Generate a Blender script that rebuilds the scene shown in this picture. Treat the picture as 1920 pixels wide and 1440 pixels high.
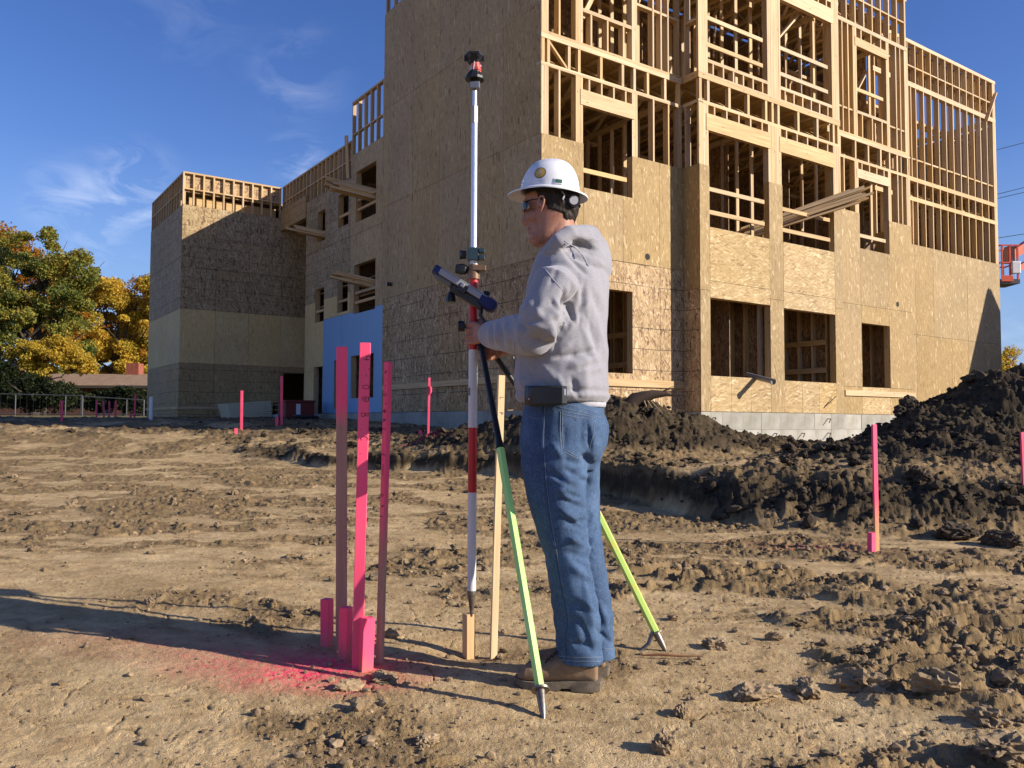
import bpy, bmesh, math, random
import numpy as np
from mathutils import Vector, Matrix, noise as mnoise
from mathutils.bvhtree import BVHTree
random.seed(7); rng = np.random.default_rng(11)
S = bpy.context.scene
for o in list(bpy.data.objects): bpy.data.objects.remove(o)
COL = S.collection
R = math.radians

# ------------------------------------------------------------------ camera
FPX, PITCH, ROLL, CAMH = 1540.0, R(2.68), R(0.21), 0.95
fw = Vector((0, math.cos(PITCH), math.sin(PITCH))); up0 = Vector((1, 0, 0)).cross(fw)
rt = Vector((1, 0, 0)) * math.cos(ROLL) + up0 * math.sin(ROLL)
up = -Vector((1, 0, 0)) * math.sin(ROLL) + up0 * math.cos(ROLL)
CAM = Vector((0, 0, CAMH))
cd = bpy.data.cameras.new('camera'); cam = bpy.data.objects.new('camera', cd); COL.objects.link(cam)
cam.matrix_world = Matrix(((rt.x, up.x, -fw.x, CAM.x), (rt.y, up.y, -fw.y, CAM.y), (rt.z, up.z, -fw.z, CAM.z), (0, 0, 0, 1)))
cd.sensor_width = 36; cd.lens = 36 * FPX / 1920; cd.clip_start = 0.1; cd.clip_end = 3000
S.camera = cam
S.render.resolution_x = 1024; S.render.resolution_y = 768

# ------------------------------------------------------------------ sky, sun, exposure
SUN_EL, SUN_AZ = R(23.5), R(106)            # azimuth clockwise from the view direction (+Y)
w = bpy.data.worlds.new('World'); S.world = w; w.use_nodes = True
nt = w.node_tree; nt.nodes.clear()
def wn(t, **k):
    n = nt.nodes.new(t)
    for a, b in k.items(): setattr(n, a, b)
    return n
sky = wn('ShaderNodeTexSky', sky_type='NISHITA', sun_disc=False, sun_elevation=SUN_EL, sun_rotation=SUN_AZ,
         air_density=1.0, dust_density=0.3, ozone_density=3.0, altitude=300)
bg = wn('ShaderNodeBackground'); bg.inputs['Strength'].default_value = 0.10
out = wn('ShaderNodeOutputWorld')
tc = wn('ShaderNodeTexCoord'); mp = wn('ShaderNodeMapping')
mp.inputs['Rotation'].default_value = (0, 0, R(22)); mp.inputs['Scale'].default_value = (1.6, 2.4, 4.6)
nz = wn('ShaderNodeTexNoise'); nz.inputs['Scale'].default_value = 6.5; nz.inputs['Detail'].default_value = 9; nz.inputs['Roughness'].default_value = 0.6; nz.inputs['Distortion'].default_value = 0.7
cr = wn('ShaderNodeMapRange'); cr.inputs['From Min'].default_value = 0.46; cr.inputs['From Max'].default_value = 0.78
mul = wn('ShaderNodeMath', operation='MULTIPLY', use_clamp=True)
mix = wn('ShaderNodeMix', data_type='RGBA'); mix.inputs[7].default_value = (7.2, 7.6, 8.6, 1)
hs = wn('ShaderNodeHueSaturation'); hs.inputs['Saturation'].default_value = 1.22; hs.inputs['Hue'].default_value = 0.52
L = nt.links.new
L(tc.outputs['Generated'], mp.inputs[0]); L(mp.outputs[0], nz.inputs[0]); pass
L(nz.outputs[0], cr.inputs[0]); L(cr.outputs[0], mul.inputs[0])
# wisps gather in a few parts of the sky (azimuth, elevation, size, density)
prev = None
for az_, el_, sz_, am_ in ((-25, 14.4, .070, 1.0), (-28.5, 13.4, .062, .9), (-27, 12.0, .07, .6), (-15, 22.5, .075, .30), (-14.5, 17.2, .05, .8), (-21.5, 25.5, .09, .16), (33, 5, .08, .4), (120, 25, .6, .6), (200, 30, .7, .5), (-80, 20, .5, .6)):
    dv_ = wn('ShaderNodeVectorMath', operation='DISTANCE'); dv_.inputs[1].default_value = (math.sin(R(az_)) * math.cos(R(el_)), math.cos(R(az_)) * math.cos(R(el_)), math.sin(R(el_)))
    L(tc.outputs['Generated'], dv_.inputs[0]); m_ = wn('ShaderNodeMapRange', interpolation_type='SMOOTHSTEP'); m_.inputs['From Min'].default_value = sz_; m_.inputs['From Max'].default_value = 0; m_.inputs['To Max'].default_value = am_ * .62
    L(dv_.outputs['Value'], m_.inputs[0])
    if prev is None: prev = m_.outputs[0]
    else: x_ = wn('ShaderNodeMath', operation='MAXIMUM'); L(prev, x_.inputs[0]); L(m_.outputs[0], x_.inputs[1]); prev = x_.outputs[0]
L(prev, mul.inputs[1])
L(mul.outputs[0], mix.inputs[0]); L(sky.outputs[0], hs.inputs['Color'])
sz = wn('ShaderNodeSeparateXYZ'); hr = wn('ShaderNodeMapRange'); hr.inputs['From Min'].default_value = .30; hr.inputs['From Max'].default_value = .0; hr.inputs['To Max'].default_value = .9
hm = wn('ShaderNodeMix', data_type='RGBA'); hm.inputs[7].default_value = (1.75, 2.7, 4.9, 1)        # the band near the horizon stays blue
L(tc.outputs['Generated'], sz.inputs[0]); L(sz.outputs[2], hr.inputs[0]); L(hr.outputs[0], hm.inputs[0]); L(hs.outputs[0], hm.inputs[6]); L(hm.outputs[2], mix.inputs[6])
L(mix.outputs[2], bg.inputs[0]); L(bg.outputs[0], out.inputs[0])
sd = bpy.data.lights.new('sun', 'SUN'); sun = bpy.data.objects.new('sun', sd); COL.objects.link(sun)
sd.energy = 5.0; sd.angle = R(0.53); sd.color = (1.0, 0.90, 0.76)
sdir = Vector((math.sin(SUN_AZ) * math.cos(SUN_EL), math.cos(SUN_AZ) * math.cos(SUN_EL), math.sin(SUN_EL)))
sun.rotation_euler = sdir.to_track_quat('Z', 'Y').to_euler()
S.view_settings.view_transform = 'Standard'; S.view_settings.look = 'None'; S.view_settings.exposure = 0.62; S.view_settings.gamma = 1

# ------------------------------------------------------------------ helpers
def at(px, py, Y):
    """world point at distance Y ahead whose direction is that of a point measured on the 1920 px wide photograph"""
    d = fw + rt * ((px - 960) / FPX) - up * ((py - 720) / FPX)
    return CAM + d * (Y / d.y)
def mesh_np(name, V, F=None, smooth=False, mat=None):
    me = bpy.data.meshes.new(name)
    V = np.asarray(V, dtype=np.float32).reshape(-1, 3)
    F = np.asarray(F, dtype=np.int32); n = F.shape[1]
    me.vertices.add(len(V)); me.vertices.foreach_set('co', V.ravel())
    me.loops.add(F.size); me.loops.foreach_set('vertex_index', F.ravel())
    me.polygons.add(len(F)); me.polygons.foreach_set('loop_start', np.arange(0, F.size, n, dtype=np.int32))
    me.polygons.foreach_set('loop_total', np.full(len(F), n, dtype=np.int32))
    me.update(calc_edges=True)
    me.polygons.foreach_set('use_smooth', np.full(len(F), smooth, dtype=bool))
    if mat: me.materials.append(mat)
    return me
def link(name, me, parent=None, loc=None, rot=None, label=None, cat=None, group=None, kind=None):
    o = bpy.data.objects.new(name, me); COL.objects.link(o)
    if parent: o.parent = parent
    if loc is not None: o.location = loc
    if rot is not None: o.rotation_euler = rot
    if label: o['label'] = label
    if cat: o['category'] = cat
    if group: o['group'] = group
    if kind: o['kind'] = kind
    return o
def thing(name, label, cat, loc=(0, 0, 0), rotz=0, group=None):
    o = link(name, None, loc=loc, rot=(0, 0, rotz), label=label, cat=cat, group=group); o.empty_display_size = .1
    return o
BF = [(0, 3, 2, 1), (4, 5, 6, 7), (0, 1, 5, 4), (1, 2, 6, 5), (2, 3, 7, 6), (3, 0, 4, 7)]
class MB:
    """collects shapes, builds ONE mesh object"""
    def __init__(s): s.v = []; s.f = []
    def box(s, x0, x1, y0, y1, z0, z1, M=None):
        b = len(s.v)
        for p in ((x0, y0, z0), (x1, y0, z0), (x1, y1, z0), (x0, y1, z0), (x0, y0, z1), (x1, y0, z1), (x1, y1, z1), (x0, y1, z1)):
            s.v.append(tuple(M @ Vector(p)) if M else p)
        s.f += [tuple(b + i for i in f) for f in BF]; return s
    def beam(s, p0, p1, wx, wy, roll=0):
        p0, p1 = Vector(p0), Vector(p1); d = p1 - p0
        M = Matrix.Translation(p0) @ d.to_track_quat('Z', 'Y').to_matrix().to_4x4() @ Matrix.Rotation(roll, 4, 'Z')
        return s.box(-wx / 2, wx / 2, -wy / 2, wy / 2, 0, d.length, M)
    def tube(s, pts, rad, n=12, cap=True, ey=1.0):
        pts = [Vector(p) for p in pts]; m = len(pts)
        if not hasattr(rad, '__len__'): rad = [rad] * m
        b = len(s.v); q = None
        for i, p in enumerate(pts):
            t = (pts[min(i + 1, m - 1)] - pts[max(i - 1, 0)]).normalized()
            if q is None: q = t.to_track_quat('Z', 'Y')
            else: q = (q @ Vector((0, 0, 1))).rotation_difference(t) @ q
            for k in range(n):
                a = 2 * math.pi * k / n
                s.v.append(tuple(p + q @ Vector((math.cos(a) * rad[i], math.sin(a) * rad[i] * ey, 0))))
        for i in range(m - 1):
            for k in range(n):
                k2 = (k + 1) % n
                s.f.append((b + i * n + k, b + i * n + k2, b + (i + 1) * n + k2, b + (i + 1) * n + k))
        if cap:
            s.f.append(tuple(b + k for k in range(n))[::-1]); s.f.append(tuple(b + (m - 1) * n + k for k in range(n)))
        return s
    def rings(s, rings, cap=True):
        n = len(rings[0]); b = len(s.v); m = len(rings)
        for r in rings: s.v += [tuple(p) for p in r]
        for i in range(m - 1):
            for k in range(n):
                k2 = (k + 1) % n
                s.f.append((b + i * n + k, b + i * n + k2, b + (i + 1) * n + k2, b + (i + 1) * n + k))
        if cap:
            s.f.append(tuple(b + k for k in range(n))[::-1]); s.f.append(tuple(b + (m - 1) * n + k for k in range(n)))
        return s
    def ellipsoid(s, c, rx, ry, rz, M=None, n=16, m=10):
        M = M or Matrix.Identity(3); c = Vector(c); rr = []
        for j in range(m + 1):
            th = math.pi * (j + .02) / (m + .04)
            rr.append([c + M @ Vector((rx * math.sin(th) * math.cos(2 * math.pi * k / n), ry * math.sin(th) * math.sin(2 * math.pi * k / n), -rz * math.cos(th))) for k in range(n)])
        return s.rings(rr)
    def mesh(s, name, mat, smooth=False):
        me = bpy.data.meshes.new(name); me.from_pydata([tuple(v) for v in s.v], [], s.f); me.update()
        if smooth: me.polygons.foreach_set('use_smooth', [True] * len(me.polygons))
        if mat: me.materials.append(mat)
        return me
    def build(s, name, mat, parent=None, smooth=False, bevel=0, seg=2, auto=None, **k):
        o = link(name, s.mesh(name, mat, smooth), parent, **k)
        if bevel:
            m = o.modifiers.new('bevel', 'BEVEL'); m.width = bevel; m.segments = seg; m.limit_method = 'ANGLE'; m.angle_limit = R(40)
        if auto: 
            try: o.data.set_sharp_from_angle(angle=auto)
            except Exception: pass
        return o

# ------------------------------------------------------------------ materials
class NM:
    def __init__(s, name, rough=.8, spec=.3):
        s.m = bpy.data.materials.new(name); s.m.use_nodes = True; s.t = s.m.node_tree
        s.b = s.t.nodes['Principled BSDF']; s.b.inputs['Roughness'].default_value = rough
        s.b.inputs['Specular IOR Level'].default_value = spec
    def n(s, t, ins=None, **k):
        x = s.t.nodes.new(t)
        for a, b in k.items(): setattr(x, a, b)
        for a, b in (ins or {}).items():
            if isinstance(b, bpy.types.NodeSocket): s.t.links.new(b, x.inputs[a])
            else: x.inputs[a].default_value = b
        return x
    def l(s, a, b): s.t.links.new(a, b)
    def tex(s, kind, vec, scale, **k):
        ins = {'Vector': vec, 'Scale': scale}; ins.update(k.pop('ins', {}))
        return s.n('ShaderNodeTex' + kind, ins, **k)
    def noise(s, vec, scale, detail=4, rough=.55, dist=0):
        return s.n('ShaderNodeTexNoise', {'Vector': vec, 'Scale': scale, 'Detail': detail, 'Roughness': rough, 'Distortion': dist}).outputs[0]
    def ramp(s, fac, stops, interp='LINEAR'):
        r = s.n('ShaderNodeValToRGB', {0: fac}); e = r.color_ramp.elements; r.color_ramp.interpolation = interp
        while len(e) < len(stops): e.new(.5)
        for x, (p, c) in zip(e, stops): x.position = p; x.color = (*c, 1) if len(c) == 3 else c
        return r.outputs[0]
    def mixc(s, f, a, b, bt='MIX'):
        x = s.n('ShaderNodeMix', data_type='RGBA', blend_type=bt)
        for i, v in ((0, f), (6, a), (7, b)):
            if isinstance(v, bpy.types.NodeSocket): s.l(v, x.inputs[i])
            else: x.inputs[i].default_value = v if i == 0 else ((*v, 1) if len(v) == 3 else v)
        return x.outputs[2]
    def mr(s, v, a, b, c=0, d=1, smooth=False):
        return s.n('ShaderNodeMapRange', {0: v, 1: a, 2: b, 3: c, 4: d}, **({'interpolation_type': 'SMOOTHSTEP'} if smooth else {})).outputs[0]
    def math(s, op, a, b=0):
        x = s.n('ShaderNodeMath', operation=op)
        for i, v in ((0, a), (1, b)):
            if isinstance(v, bpy.types.NodeSocket): s.l(v, x.inputs[i])
            else: x.inputs[i].default_value = v
        return x.outputs[0]
    def map(s, vec, scale=(1, 1, 1), rot=(0, 0, 0), loc=(0, 0, 0)):
        return s.n('ShaderNodeMapping', {'Vector': vec, 'Scale': scale, 'Rotation': rot, 'Location': loc}).outputs[0]
    def obj(s): return s.n('ShaderNodeTexCoord').outputs['Object']
    def pos(s): return s.n('ShaderNodeNewGeometry').outputs['Position']
    def rnd(s): return s.n('ShaderNodeObjectInfo').outputs['Random']
    def hsv(s, col, v=1, sat=1, h=.5):
        return s.n('ShaderNodeHueSaturation', {'Color': col, 'Value': v, 'Saturation': sat, 'Hue': h}).outputs[0]
    def col(s, c):
        if isinstance(c, bpy.types.NodeSocket): s.l(c, s.b.inputs['Base Color'])
        else: s.b.inputs['Base Color'].default_value = (*c, 1)
        return s
    def bump(s, h, strength=.3, dist=.01):
        x = s.n('ShaderNodeBump', {'Height': h, 'Strength': strength, 'Distance': dist}); s.l(x.outputs[0], s.b.inputs['Normal']); return s
def plain(name, c, rough=.6, metal=0, var=.12, scale=40, spec=.4, bump=.1):
    m = NM(name, rough, spec); m.b.inputs['Metallic'].default_value = metal
    o = m.obj(); f = m.noise(o, scale, 5, .65)
    m.col(m.mixc(m.mr(f, .3, .7), tuple(x * (1 - var) for x in c), tuple(min(1, x * (1 + var)) for x in c)))
    m.l(m.mr(f, .3, .7, rough * .85, min(1, rough * 1.15)), m.b.inputs['Roughness'])
    if bump: m.bump(f, bump, .002)
    return m.m

def osb(name, tones, horiz=False, lines=False, rot=0.35, contrast=1.0, yz=None):
    """oriented strand board: pressed wood flakes, long axis mostly along the sheet"""
    m = NM(name, .72, .35); o = m.obj()
    jit = m.n('ShaderNodeTexNoise', {'Vector': o, 'Scale': 5.0, 'Detail': 1}).outputs['Color']
    cols = []
    for i, (sc, rr, off) in enumerate(((1.0, rot, 0), (1.35, -rot * .8, 3.7), (.8, .05, 8.1))):
        a = (34 * sc, 34 * sc, 8.5 * sc) if not horiz else (8.5 * sc, 8.5 * sc, 34 * sc)
        v = m.map(o, (1, 1, 1), (rr * .8, rr, 0), (off, off, off))
        v = m.map(v, a)
        v = m.mixc(.06, v, jit, 'ADD') if False else v
        vo = m.tex('Voronoi', v, 1.0, ins={'Randomness': 1.0})
        cols.append((vo.outputs['Color'], vo.outputs['Distance']))
    sep = [m.n('ShaderNodeSeparateColor', {0: c[0]}) for c in cols]
    pick = m.math('GREATER_THAN', sep[0].outputs[1], .45)
    val = m.n('ShaderNodeMix', {0: pick, 2: sep[1].outputs[0], 3: sep[0].outputs[0]}).outputs[0]
    pick2 = m.math('GREATER_THAN', sep[2].outputs[1], .72)
    val = m.n('ShaderNodeMix', {0: pick2, 2: val, 3: sep[2].outputs[0]}).outputs[0]
    c = m.ramp(val, tones)
    fine = m.noise(m.map(o, (120, 120, 16) if not horiz else (16, 16, 120)), 1.0, 3, .6)
    c = m.mixc(m.mr(fine, .35, .75, 0, .35 * contrast), c, tuple(x * .45 for x in tones[0][1]))
    big = m.noise(o, .9, 3)
    c = m.hsv(c, m.mr(big, .3, .7, .9, 1.08))
    c = m.hsv(c, m.mr(m.rnd(), 0, 1, .94, 1.04), m.mr(m.math('FRACT', m.math('MULTIPLY', m.rnd(), 7.3)), 0, 1, .93, 1.05))
    if lines:      # printed stud lines on the weathered sheets
        z = m.n('ShaderNodeSeparateXYZ', {0: o}).outputs[2]
        wob = m.math('MULTIPLY', m.noise(m.map(o, (.6, .6, .1)), 1.0, 1), .05)
        zz = m.math('ADD', z, wob)
        f = m.math('FRACT', m.math('DIVIDE', zz, lines))
        ln = m.math('LESS_THAN', f, .035)
        brk = m.mr(m.noise(m.map(o, (1.3, 1.3, 2.3)), 1.0, 2), .38, .46)
        c = m.mixc(m.math('MULTIPLY', m.math('MULTIPLY', ln, brk), .8), c, (.03, .02, .015))
    m.col(c).bump(val, .35, .002)
    return m.m
M = {}
M['osb'] = osb('osb_sheathing', [(0, (.26, .165, .068)), (.12, (.325, .217, .092)), (.75, (.37, .254, .112)), (.92, (.42, .297, .14)), (1, (.58, .44, .25))], rot=.2, contrast=.7)
M['osb_bright'] = osb('osb_face_flakes', [(0, (.29, .18, .072)), (.15, (.40, .265, .11)), (.6, (.46, .32, .143)), (.9, (.55, .41, .21)), (1, (.66, .53, .31))], horiz=True)
M['osb_rough'] = osb('osb_weathered', [(0, (.14, .068, .03)), (.15, (.33, .20, .09)), (.6, (.46, .31, .14)), (.9, (.60, .41, .22)), (1, (.72, .54, .33))], lines=.41, rot=.5, contrast=1.3)
M['osb_dark'] = osb('osb_grey_brown', [(0, (.17, .10, .055)), (.3, (.34, .245, .125)), (.7, (.44, .33, .17)), (1, (.56, .41, .26))], lines=.31, rot=.5, contrast=1.4)
M['osb_olive'] = osb('osb_smooth', [(0, (.52, .36, .15)), (.2, (.60, .43, .19)), (.8, (.64, .465, .21)), (1, (.70, .53, .28))], contrast=.6)
M['osb_band'] = osb('osb_lower_band', [(0, (.24, .15, .06)), (.2, (.36, .24, .105)), (.8, (.41, .28, .13)), (1, (.50, .36, .19))], lines=.33, contrast=.9)
M['osb_shade'] = osb('osb_tower_side', [(0, (.26, .145, .06)), (.10, (.44, .30, .135)), (.8, (.50, .355, .165)), (.94, (.56, .40, .20)), (1, (.64, .46, .27))], rot=.08, contrast=1.2)

M['osb_in_shade'] = osb('osb_interior_shade', [(0, (.11, .06, .028)), (.3, (.22, .13, .06)), (.7, (.30, .185, .09)), (1, (.40, .27, .14))], rot=.4)  # darker copy of the board: the shade of the rooms is in its colour
def lumber(name, ax, tint=(1, 1, 1)):
    m = NM(name, .62, .35); o = m.obj(); s = [26, 26, 26]; s[ax] = 1.1
    r = m.rnd(); off = m.n('ShaderNodeCombineXYZ', {0: m.math('MULTIPLY', r, 37), 1: m.math('MULTIPLY', r, 91), 2: m.math('MULTIPLY', r, 53)}).outputs[0]
    v = m.n('ShaderNodeVectorMath', {0: o, 1: off}, operation='ADD').outputs[0]
    g = m.noise(m.map(v, s), 1.0, 4, .6, .6)
    c = m.ramp(g, [(.25, (.36 * tint[0], .222 * tint[1], .098 * tint[2])), (.5, (.51 * tint[0], .345 * tint[1], .17 * tint[2])), (.75, (.62 * tint[0], .46 * tint[1], .255 * tint[2]))])
    kv = [7, 7, 7]; kv[ax] = 2.6
    k = m.tex('Voronoi', m.map(v, kv), 1.0).outputs['Distance']
    c = m.mixc(m.mr(k, .05, .13, .75, 0), c, (.16, .075, .028))
    c = m.hsv(c, m.mr(r, 0, 1, .84, 1.12), m.mr(m.math('FRACT', m.math('MULTIPLY', r, 9.7)), 0, 1, .85, 1.15))
    m.col(c).bump(g, .15, .002); return m.m
LUM = [lumber('lumber_x', 0), lumber('lumber_y', 1), lumber('lumber_z', 2)]
M['lumber'] = LUM[2]
# ================================================================== GROUND
def _hash(ix, iy, seed):
    h = (ix * 374761393 + iy * 668265263 + seed * 1442695041) & 0xffffffff
    h = ((h ^ (h >> 13)) * 1274126177) & 0xffffffff
    return ((h ^ (h >> 16)) & 0xffff) / 65535.0
def vnoise(x, y, seed=0):
    ix = np.floor(x).astype(np.int64); iy = np.floor(y).astype(np.int64); fx = x - ix; fy = y - iy
    u = fx * fx * fx * (fx * (fx * 6 - 15) + 10); v = fy * fy * fy * (fy * (fy * 6 - 15) + 10)
    def g(i, j, dx, dy):
        a = _hash(i, j, seed) * 2 * np.pi; return np.cos(a) * dx + np.sin(a) * dy
    n = (g(ix, iy, fx, fy) * (1 - u) + g(ix + 1, iy, fx - 1, fy) * u) * (1 - v) + (g(ix, iy + 1, fx, fy - 1) * (1 - u) + g(ix + 1, iy + 1, fx - 1, fy - 1) * u) * v
    return n * 1.5
def fbm(x, y, oct=4, seed=0, gain=.5):
    a = 1; s = 0; t = 0
    for i in range(oct):
        s = s + a * vnoise(x, y, seed + i * 17); t += a; a *= gain; x = x * 2.03 + 5.2; y = y * 2.03 + 1.3
    return s / t
def worley(x, y, seed=0):
    ix = np.floor(x).astype(np.int64); iy = np.floor(y).astype(np.int64)
    f1 = np.full(x.shape, 9.); f2 = np.full(x.shape, 9.); cid = np.zeros(x.shape)
    for i in (-1, 0, 1):
        for j in (-1, 0, 1):
            cx = ix + i; cy = iy + j
            px = cx + _hash(cx, cy, seed); py = cy + _hash(cx, cy, seed + 7)
            d = np.hypot(px - x, py - y); m = d < f1
            f2 = np.where(m, f1, np.minimum(f2, d)); cid = np.where(m, _hash(cx, cy, seed + 3), cid); f1 = np.where(m, d, f1)
    return f1, f2, cid
def ss(a, b, x):
    t = np.clip((x - a) / (b - a), 0, 1); return t * t * (3 - 2 * t)
RIDGES = [
    [(-7.5, 18.5, .05, 1.3), (-5, 16.8, .12, 1.2), (-2.6, 14.6, .14, 1.1), (-1.4, 13.2, .16, .8), (-.5, 12.4, .40, .75), (.5, 12.1, .68, .90), (1.5, 12.3, .86, 1.05), (2.5, 12.6, .60, 1.1), (3.4, 12.9, .30, 1.0), (4.4, 12.6, .20, .9)],
    [(2.4, 9.2, .02, 1.0), (3.2, 9.0, .12, 1.1), (4.1, 9.1, .22, 1.3), (5.0, 9.3, .42, 1.4)],
    [(4.7, 10.4, .25, 1.2), (5.6, 10.3, .70, 1.3), (6.5, 10.6, 1.16, 1.6), (8.5, 10.4, 1.55, 2.0), (11, 9.5, 1.7, 2.6)],
    [(5.2, 7.9, .10, .9), (7.0, 8.2, .5, 1.2), (9.5, 7.9, .9, 1.7)],
    [(19.9, 24.3, 6.9, 2.1), (24, 24.6, 7.2, 2.9)]]  # unseen heap added to throw a wedge of shadow on the set-back end
FX = [-9, -4.5, -2.6, -1.3, 0, 1.1, 1.6, 2.2, 3.0, 4.5, 7, 12]; FY = [15, 13.2, 12.0, 11.5, 11.0, 10.1, 8.4, 7.1, 6.75, 6.5, 6.3, 5.8]
def berm(x, y):
    tot = np.zeros_like(x); mx = np.zeros_like(x)
    for rd in RIDGES:
        best = np.zeros_like(x)
        for (x0, y0, h0, w0), (x1, y1, h1, w1) in zip(rd[:-1], rd[1:]):
            dx, dy = x1 - x0, y1 - y0; t = np.clip(((x - x0) * dx + (y - y0) * dy) / (dx * dx + dy * dy), 0, 1)
            d = np.hypot(x - x0 - t * dx, y - y0 - t * dy); h = h0 + t * (h1 - h0); ww = w0 + t * (w1 - w0)
            q = d / ww; best = np.maximum(best, h * np.exp(-(q ** 2) * 1.15))
        mx = np.maximum(mx, best); tot = tot + best ** 3
    return .5 * mx + .5 * np.cbrt(tot)
def scarp(x, y):
    wd = .20 + 1.7 * ss(-2.2, -5, x) + 1.15 * ss(1.2, 2.4, x)
    return ss(0, 1, (y - np.interp(x, FX, FY) + .18 * fbm(x * 1.7, y * 1.7, 3, 88)) / wd)
def base_h(x, y):
    sc = scarp(x, y)
    lo_l = np.interp(y, [0, 5.5, 10, 14.5, 18, 22, 30, 60, 400], [0, 0, .16, .40, .86, 1.0, 1.03, 1.35, 3.2])
    hi_l = np.interp(y, [0, 10, 14.5, 18, 22, 30, 60, 400], [.36, .40, .52, .88, 1.0, 1.03, 1.35, 3.2])
    lo_r = np.interp(y, [0, 5.5, 8, 10.5, 12], [0, 0, .03, .08, .12]); hi_r = np.interp(y, [0, 14.5, 19, 26, 60, 400], [.44, .45, .45, .55, 1.3, 3.2])
    k = ss(-1.2, 1.6, x - (y - 14.5) * .25 * (y > 14.5))
    left = lo_l * (1 - sc) + hi_l * sc; right = lo_r * (1 - sc) + hi_r * sc
    return left * (1 - k) + right * k + .028 * np.clip(.3 - x, 0, 4.5) * (1 - ss(5, 8, y))
def ground(x, y, detail=True):
    x = np.asarray(x, float); y = np.asarray(y, float)
    B = berm(x, y); h = base_h(x, y) + B
    sc = scarp(x, y); soil = np.maximum(ss(.03, .2, B), 4 * sc * (1 - sc) * ss(-7, -3, x)); soil = np.maximum(soil, .55 * sc * ss(40, 20, y) * ss(.25, -.1, fbm(x * .5, y * .7, 3, 90)))                                   # freshly dug, dark and lumpy
    if not detail: return h, soil, soil, soil
    wx = x + .25 * fbm(x * 1.3, y * 1.3, 3, 40); wy = y + .25 * fbm(x * 1.3 + 9, y * 1.3, 3, 41)
    # broad undulation
    h += .02 * fbm(x * .6, y * .6, 3, 1) + .008 * fbm(x * 3, y * 3, 3, 2)
    flat = np.exp(-(((x + .15) / .95) ** 2 + ((y - 3.25) / .5) ** 2) ** 2); h = h * (1 - flat) + flat * (B + base_h(x, y)) - .042 * np.exp(-((x + .15) / .17) ** 2 - ((y - 3.44) / .15) ** 2)
    # where the hard pan is churned up: right half and bands on the left
    ch = ss(-.02, .24, fbm(wx * .7, wy * 1.1, 4, 5, .6) + .15 * ss(.2, 1.4, x) + .13 * ss(4.6, 7.5, y) - .30 * ss(-.9, -2.2, x) * ss(4.6, 3.6, y))
    ch = ch * (1 - .8 * np.exp(-(((x + .3) / 1.1) ** 2 + ((y - 3.1) / .7) ** 2)))
    pan = np.exp(-(((x - 1.15) / .75) ** 2 + ((y - 2.62) / .3) ** 2)) + np.exp(-(((x - 3.0) / .6) ** 2 + ((y - 4.3) / .5) ** 2)) + np.exp(-(((x + 2.6) / 1.2) ** 2 + ((y - 4.4) / .9) ** 2))
    ch = ch * (1 - np.clip(pan, 0, 1) * .85)
    # crawler-track lugs: bars pressed diagonally through the right foreground
    ang = R(-20); u = wx * math.cos(ang) - wy * math.sin(ang); v = wx * math.sin(ang) + wy * math.cos(ang)
    trk = ss(.3, .9, x) * ss(6.2, 5.2, y) * ch
    l1 = fbm(u * 2.6, v * 7.5, 4, 9, .55); l2 = 1 - np.abs(fbm(u * 1.8 + 3, v * 6.0, 3, 13)) * 3.2
    rel = trk * (.056 * ss(.0, .34, l1) + .018 * ss(.35, .95, l2) * ss(-.1, .2, l1) + .010 * fbm(u * 9, v * 16, 4, 12, .6))
    # clods on the flat
    c1 = fbm(wx * 5.5, wy * 6.5, 5, 21, .6); rel += ch * .030 * ss(.08, .30, c1)
    c2 = fbm(wx * 13, wy * 16, 4, 27, .65); rel += (.24 + .7 * ch) * .012 * ss(.04, .36, c2)
    h += (1 - .7 * flat) * (.050 + .022 * trk) * np.tanh(rel / (.050 + .022 * trk))
    c3 = fbm(x * 36, y * 40, 3, 31, .65); h += (.0038 + .0050 * ch) * c3
    # lumps on the dug soil
    r1 = fbm(wx * 1.7, wy * 1.7, 6, 61, .62); h += soil * .17 * r1
    r2 = 1 - np.abs(fbm(wx * 3.5, wy * 3.5, 5, 64, .62)) * 2.4; h += soil * .038 * r2
    f1, f2, cid = worley(wx * 5, wy * 5, 8); lump = np.sqrt(np.clip(1 - f1 ** 2 * 2.2, 0, 1))
    h += soil * .045 * lump * (cid > .5) * cid
    f1, f2, cid2 = worley(wx * 13, wy * 13, 18); lump = np.sqrt(np.clip(1 - f1 ** 2 * 1.9, 0, 1))
    h += (soil * .022 + ch * .006 * (cid2 > .6)) * lump * cid2
    h += soil * .035 * fbm(x * 16, y * 16, 4, 62, .65)
    # shrinkage cracks in the pan
    f1, f2, _ = worley(wx * 4.2 + .3 * fbm(x * 6, y * 6, 3, 91), wy * 4.2 + .3 * fbm(x * 6 + 3, y * 6, 3, 92), 55); crk = ss(.028, .0, f2 - f1) * (1 - soil) * ss(.0, .22, fbm(x * 1.3 + 4, y * 1.3, 3, 70))
    h -= .009 * crk
    return h, soil, ch, crk
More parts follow.
